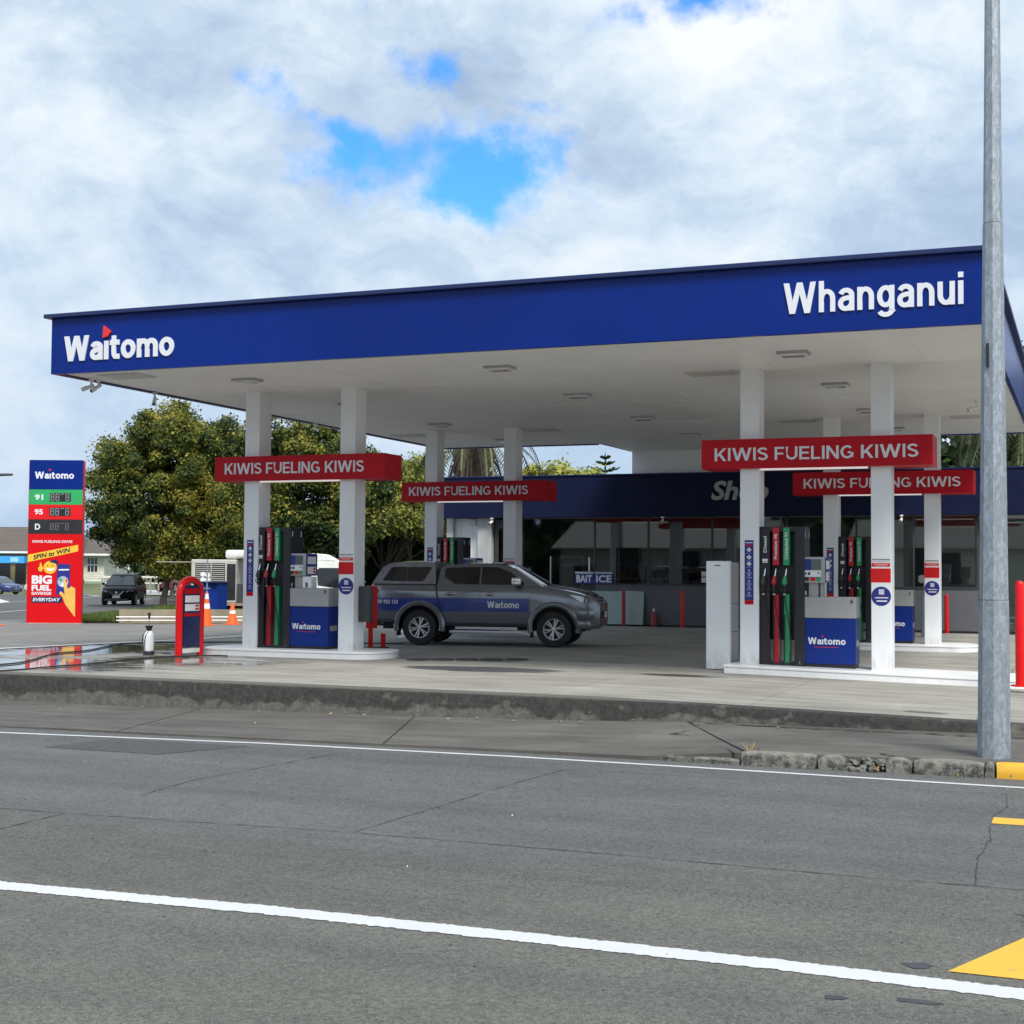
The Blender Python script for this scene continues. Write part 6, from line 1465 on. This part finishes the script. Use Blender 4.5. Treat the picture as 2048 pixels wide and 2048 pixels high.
# palms
def frond(items_v,items_f,items_t,root,az,L,up,droop,wd,tone,n=16,lw=.035):
    d=Vector((math.cos(az),math.sin(az),0)); prev=root
    for k in range(1,n+1):
        s=k/n; p=root+d*(L*math.sin(min(1.57,s*1.35))*.75)+Vector((0,0,up*s*L-droop*L*s*s))
        seg=(p-prev); side=seg.cross(Vector((0,0,1))); 
        if side.length<1e-4: side=Vector((-d.y,d.x,0))
        side.normalize()
        for sg in (-1,1):
            for q in range(2):
                b0=prev+seg*(q*.5); l=wd*(1-abs(s-.45)*1.1)*random.uniform(.8,1.1); tip=b0+side*sg*l*.8+seg.normalized()*l*.45+Vector((0,0,-l*.45)); i=len(items_v)
                ww=seg.normalized()*lw
                items_v+= [b0-ww,b0+ww,tip]; items_f.append((i,i+1,i+2)); items_t.append(min(1,max(0,tone+random.gauss(0,.12))))
        i=len(items_v); items_v+= [prev-side*.03,prev+side*.03,p+side*.025,p-side*.025]; items_f.append((i,i+1,i+2,i+3)); items_t.append(.9)
        prev=p
def palm(base,zc,tr,lab,seed,green=26,dead=24,L=3.4,tone=.45):
    random.seed(seed); t=empty('palm_tree',base,lab,'palm'); x,y,z=base
    def tk(bm):
        prof=[(tr*.8,0),(tr*.75,zc*.5),(tr*.72,zc-1.6),(tr*1.25,zc-1.3),(tr*1.1,zc-.9),(tr*1.45,zc-.3),(tr*1.2,zc+.3),(tr*.4,zc+.6)]
        lathe(bm,prof,(x,y,z),14)
        for v in bm.verts: v.co+=Vector((mnoise.noise(v.co*2.1),mnoise.noise(v.co*2.3+Vector((5,0,0))),0))*.12
        for k in range(130):
            a=random.random()*6.28; zz=zc-1.5+random.random()*1.9; r=tr*1.25; p=Vector((x+r*math.cos(a),y+r*math.sin(a),z+zz))
            tube(bm,[p-Vector((math.cos(a),math.sin(a),0))*.1,p+Vector((math.cos(a)*.12,math.sin(a)*.12,.14))],[.06,.02],5)
    one('trunk',tk,M_dead,t)
    V,F,T=[],[],[]
    for k in range(green): frond(V,F,T,Vector((x,y,z+zc+.3)),random.random()*6.28,L*random.uniform(.85,1.1),random.uniform(.1,.75),random.uniform(.75,1.05),.55,tone+random.uniform(-.12,.2))
    me=bpy.data.meshes.new('crown'); me.from_pydata([tuple(v) for v in V],[],F); tone_attr(me,T); link_mesh('crown',me,M_frond,t)
    if dead:
        V,F,T=[],[],[]
        for k in range(dead): frond(V,F,T,Vector((x,y,z+zc)),random.random()*6.28,L*random.uniform(.35,.8),random.uniform(-.05,.25),random.uniform(.9,1.3),.22,.5,12,.012)
        me=bpy.data.meshes.new('dead_skirt'); me.from_pydata([tuple(v) for v in V],[],F); link_mesh('dead_skirt',me,M_dead,t)
palm((-20.0,46.0,0.05),5.9,.52,'palm with a ragged brown trunk above the shop roof, left of the rear column',3,13,40,3.6,.08)
palm((-1.3,50.5,0.05),6.9,.45,'palm with hanging green fronds behind the right end of the shop',9,110,8,4.0)
palm((2.6,52.5,0.05),7.0,.45,'palm with green fronds at the far right behind the lamp post',10,90,8,4.0)
palm((-9.0,49.0,0.05),8.3,.40,'palm hidden by the canopy whose frond tips hang over the shop roof gap',12,26,6,3.4)
random.seed(99)
# ================================================================ FAR LEFT: houses, poles, hill
def house_far():
    d=Vector((.928,.373,0)); n=Vector((-.373,.928,0))
    def W(o,a,b,z): p=o+d*a+n*b; return (p.x,p.y,z)
    # cream house (right part)
    o=Vector((-92,103.3,0)); t=empty('cream_house',(-88,105,.2),'cream weatherboard house with a brown tiled roof right of the price sign','house')
    def bb(nm,a0,a1,b0,b1,z0,z1,m,par=t):
        bm=B(); P=[W(o,a0,b0,z0),W(o,a1,b0,z0),W(o,a1,b1,z0),W(o,a0,b1,z0)]; extr(bm,P,(0,0,z1-z0)); return fin(nm,bm,m,par)
    bb('wall',2.6,9.85,0,8,.35,2.75,M_cream)
    for k in range(11): bb('weatherboard',2.6,9.85,-.03,-.001,.62+.19*k,.62+.19*k+.15,M_cream)
    bb('foundation',2.6,9.87,-.04,8,.0,.36,pm('pale_green_base',(.25,.36,.25),.7))
    wf=bb('window',8.3,9.3,-.06,-.031,1.15,2.55,M_pwhite)
    for a in (8.36,8.68,9.0):
        for z in (1.22,1.9): bb('pane',a,a+.26,-.07,-.0605,z,z+.58,M_glass,wf)
    def roof(bm,a0,a1,b0,b1,ze,zr,inset):
        e=[W(o,a0,b0,ze),W(o,a1,b0,ze),W(o,a1,b1,ze),W(o,a0,b1,ze)]; m=(b0+b1)/2; r=[W(o,a0+inset,m,zr),W(o,a1-inset,m,zr)]
        v=[bm.verts.new(p) for p in e+r]
        for f in ((0,1,5,4),(1,2,5),(2,3,4,5),(3,0,4),(3,2,1,0)): bm.faces.new([v[i] for i in f])
    m,tt,bs=custom('tile_rows'); ob=tt.obj(); zz_=tt.sep(ob)[2]; fr=tt.math('FRACT',tt.math('MULTIPLY',zz_,5.2)); cc_=tt.mix(tt.mapr(fr,.0,.35),(.035,.03,.027),(.11,.095,.085)); cc_=tt.mul(cc_,tt.mix(tt.noise(ob,.8,4),(.8,.8,.8),(1.3,1.25,1.2))); tt.put(bs.inputs['Base Color'],cc_); bs.inputs['Roughness'].default_value=.85
    one('roof',lambda bm:roof(bm,2.2,10.9,-.8,8.8,2.78,4.5,4.2),m,t)
    bb('gutter',2.2,10.95,-.9,-.8,2.68,2.86,M_pwhite); bb('steps',7.2,8.1,-1.6,-.05,-.2,.5,pm('brick_red',(.22,.09,.06),.8))
    t2=empty('corner_shop',(-94,101,.2),'corner shop with a light blue awning and brown tiled roof at the far left','shop')
    o=Vector((-92.2,100.1,0))
    def b2(nm,a0,a1,b0,b1,z0,z1,m,par=t2):
        bm=B(); P=[W(o,a0,b0,z0),W(o,a1,b0,z0),W(o,a1,b1,z0),W(o,a0,b1,z0)]; extr(bm,P,(0,0,z1-z0)); return fin(nm,bm,m,par)
    b2('wall',-6,5.7,0,7,-.3,2.85,pm('shop_ochre',(.45,.36,.20),.7)); one('roof',lambda bm:roof(bm,-7,9.5,-.9,8,2.95,5.25,1.2),m,t2)
    b2('gutter',-7,8.0,-1,-.9,2.82,2.98,M_pwhite); aw=b2('awning',-6,5.6,-1.9,-1.0,1.95,2.55,M_ltblue); 
    for a in (-2.2,1.5,4.4): b2('awning_logo',a,a+.7,-1.93,-1.901,2.05,2.45,pm('awning_pale',(.30,.60,.90),.5),aw)
    for a in (.2,1.5,2.8,4.2,5.6): b2('shopfront_pane',a,a+.95,-.05,-.001,.1,1.9,[M_glass2,M_refl,M_glass][int(a*2)%3])
    for a in (0,2.6,5.3): b2('shopfront_post',a,a+.18,-.08,-.001,-.3,1.95,M_cream)
house_far()
def fence():
    t=empty('low_fence',(-55,76,.0),'low cream rail fence right of the black SUV','fence'); 
    p=Vector((-57.5,74.0,0)); q=Vector((-50.5,77.2,0)); u=(q-p).normalized()
    def bx3(nm,a,l,z0,z1,w_): bm=B(); A=p+u*a; Bq=p+u*(a+l); extr(bm,[(A.x,A.y,z0),(Bq.x,Bq.y,z0),(Bq.x,Bq.y,z1),(A.x,A.y,z1)],(-.37*w_,.93*w_,0)); fin(nm,bm,M_timber if 'post' in nm else M_cream,t)
    bx3('rail',0,7.6,.98,1.10,.06); bx3('rail',0,7.6,.62,.70,.05)
    for k in range(16): bx3('fence_post',k*.5,.10,.0,.98,.06)
fence()
t=empty('crossing_beacon',(-59.03,78.74,-.5),'striped crossing pole with an amber disc and a small lamp arm','pole')
for k in range(8): one('pole_band',lambda bm:tube(bm,[(-59.03,78.74,-.5+.33*k),(-59.03,78.74,-.17+.33*k)],.07,10),[M_pwhite,M_black][k%2],t)
one('beacon_disc',lambda bm:lathe(bm,[(.05,-.12),(.26,-.1),(.30,0),(.26,.1),(.05,.12)],(-59.03,78.74,2.42),18,'y'),M_yellow,t,True); one('upper_pole',lambda bm:tube(bm,[(-59.03,78.74,2.14),(-59.03,78.74,3.25)],.05,8),M_pwhite,t); one('lamp_arm',lambda bm:[tube(bm,[(-59.03,78.74,3.25),(-58.45,78.97,3.30)],.035,8),box(bm,-58.6,-58.2,78.85,79.1,3.22,3.3)],M_pwhite,t)
t=empty('power_pole',(-62.8,82.6,-.5),'plain grey timber power pole left of the crossing beacon','pole'); one('pole_shaft',lambda bm:tube(bm,[(-62.8,82.6,-.5),(-62.8,82.6,3.2)],[.13,.11],8),M_timber,t); one('pole_cap',lambda bm:box(bm,-62.92,-62.68,82.5,82.7,3.2,3.26),M_timber,t)
t=empty('street_lamp',(-47.2,45.6,-.2),'street lamp whose thin arm reaches in from the left edge above the price sign','street lamp')
one('pole_shaft',lambda bm:tube(bm,[(-47.2,45.6,-.3),(-47.2,45.6,5.0),(-46.9,45.7,5.3)],[.09,.06,.05],8),M_steelpost,t); one('lamp_arm',lambda bm:tube(bm,[(-46.9,45.7,5.3),(-45,46.5,5.40),(-42.4,47.5,5.46)],.035,8),M_steelpost,t); one('lantern',lambda bm:tube(bm,[(-42.6,47.42,5.47),(-41.75,47.77,5.49)],[.07,.05],8),M_dgrey,t)
# small truck with dark cab near the pines left? sign board behind: small striped sign
t=empty('roadside_sign',(-37.5,80,0),'small red and white sign just right of the white cab','sign'); one('sign_plate',lambda bm:box(bm,-39.05,-38.15,77.2,77.24,1.45,1.9),M_pwhite,t); one('sign_stripe',lambda bm:[box(bm,-39.0,-38.2,77.18,77.199,1.5,1.6),box(bm,-39.0,-38.2,77.18,77.199,1.72,1.8)],M_pred,t); one('sign_post',lambda bm:tube(bm,[(-38.6,77.26,0),(-38.6,77.26,1.6)],.04,6),M_steelpost,t)
# hill
def hill(bm):
    n=80; rows=[]
    for j,(dep,hf) in enumerate([(700,0),(780,.55),(860,.9),(930,1.0),(1010,.85),(1200,.2)]):
        row=[]
        for i in range(n+1):
            a=-.75+1.2*i/n; dirv=FW*math.cos(a)+RT*math.sin(a); p=Vector((dirv.x,dirv.y,0)).normalized()*dep
            h=(25+5*mnoise.noise(Vector((a*6,0,3)))+2.2*mnoise.noise(Vector((a*40,0,1)))-(a+.35)*6)*hf
            row.append(bm.verts.new((p.x,p.y,h-2)))
        rows.append(row)
    for a,b in zip(rows,rows[1:]):
        for k in range(n): bm.faces.new((a[k],a[k+1],b[k+1],b[k]))
one('hills',hill,pm('hill_forest',(.022,.040,.045),.95,var=.35,vscale=.05),None,True,80,kind='structure')
# ---------------------------------------------------------------- across the road (seen only as reflections in the shop glass)
def opp(x0,x1,lab,m,h=3.2):
    t=empty('opposite_building',((x0+x1)/2,-16,-.3),lab,'building'); bxo('wall',(x0,x1,-24,-15,-.4,h),m,t)
    for k in range(3): bxo('window',(x0+1+k*(x1-x0-2)/3,x0+2.4+k*(x1-x0-2)/3,-15.0,-14.95,.7,2.0),M_glass,t)
    bm=B(); extr(bm,[(x0-.5,-24.5,h),(x0-.5,-14.4,h),(x0-.5,-19.5,h+2)],(x1-x0+1,0,0)); fin('roof',bm,M_brown,t)
opp(-34,-20,'brick building across the road',pm('brick_dull',(.26,.24,.22),.85)); opp(-14,-2,'pale building across the road',M_cream); opp(3,16,'second brick building across the road',pm('brick_dull2',(.24,.22,.20),.85)); opp(20,34,'grey building across the road',M_lowwall)
for i,(x,r_) in enumerate(((-44,6),(-37,5),(-17,5),(-8,5),(2,5),(18,6),(36,6))):  # unseen trees added to cover bright sky gaps in the shop glass reflections
    tree('reflection_filler_tree','added dark tree across the road, number %d from the left of its row'%(i+1) if False else ['far left','second','third','fourth','fifth','sixth','far right'][i]+' tree of the unseen row added to darken the shop glass',(x,-26-(i%2)*3,-.4),(x,-26-(i%2)*3,4.2),r_,3,4.6,26,1.9,3500,.5,M_leafB,70+i,.3,.25,.2)
one('verge_opposite',lambda bm:tri(bm,[(-300,-80),(300,-80),(300,-9),(-300,-9)],-.33),pm('verge_opp',(.16,.18,.12),.9),kind='structure')
for o in list(bpy.data.objects):
    if o.type=='MESH' and o.get('kind') in (None,'') and o.parent is None and not o.get('label'): print('UNTAGGED',o.name)
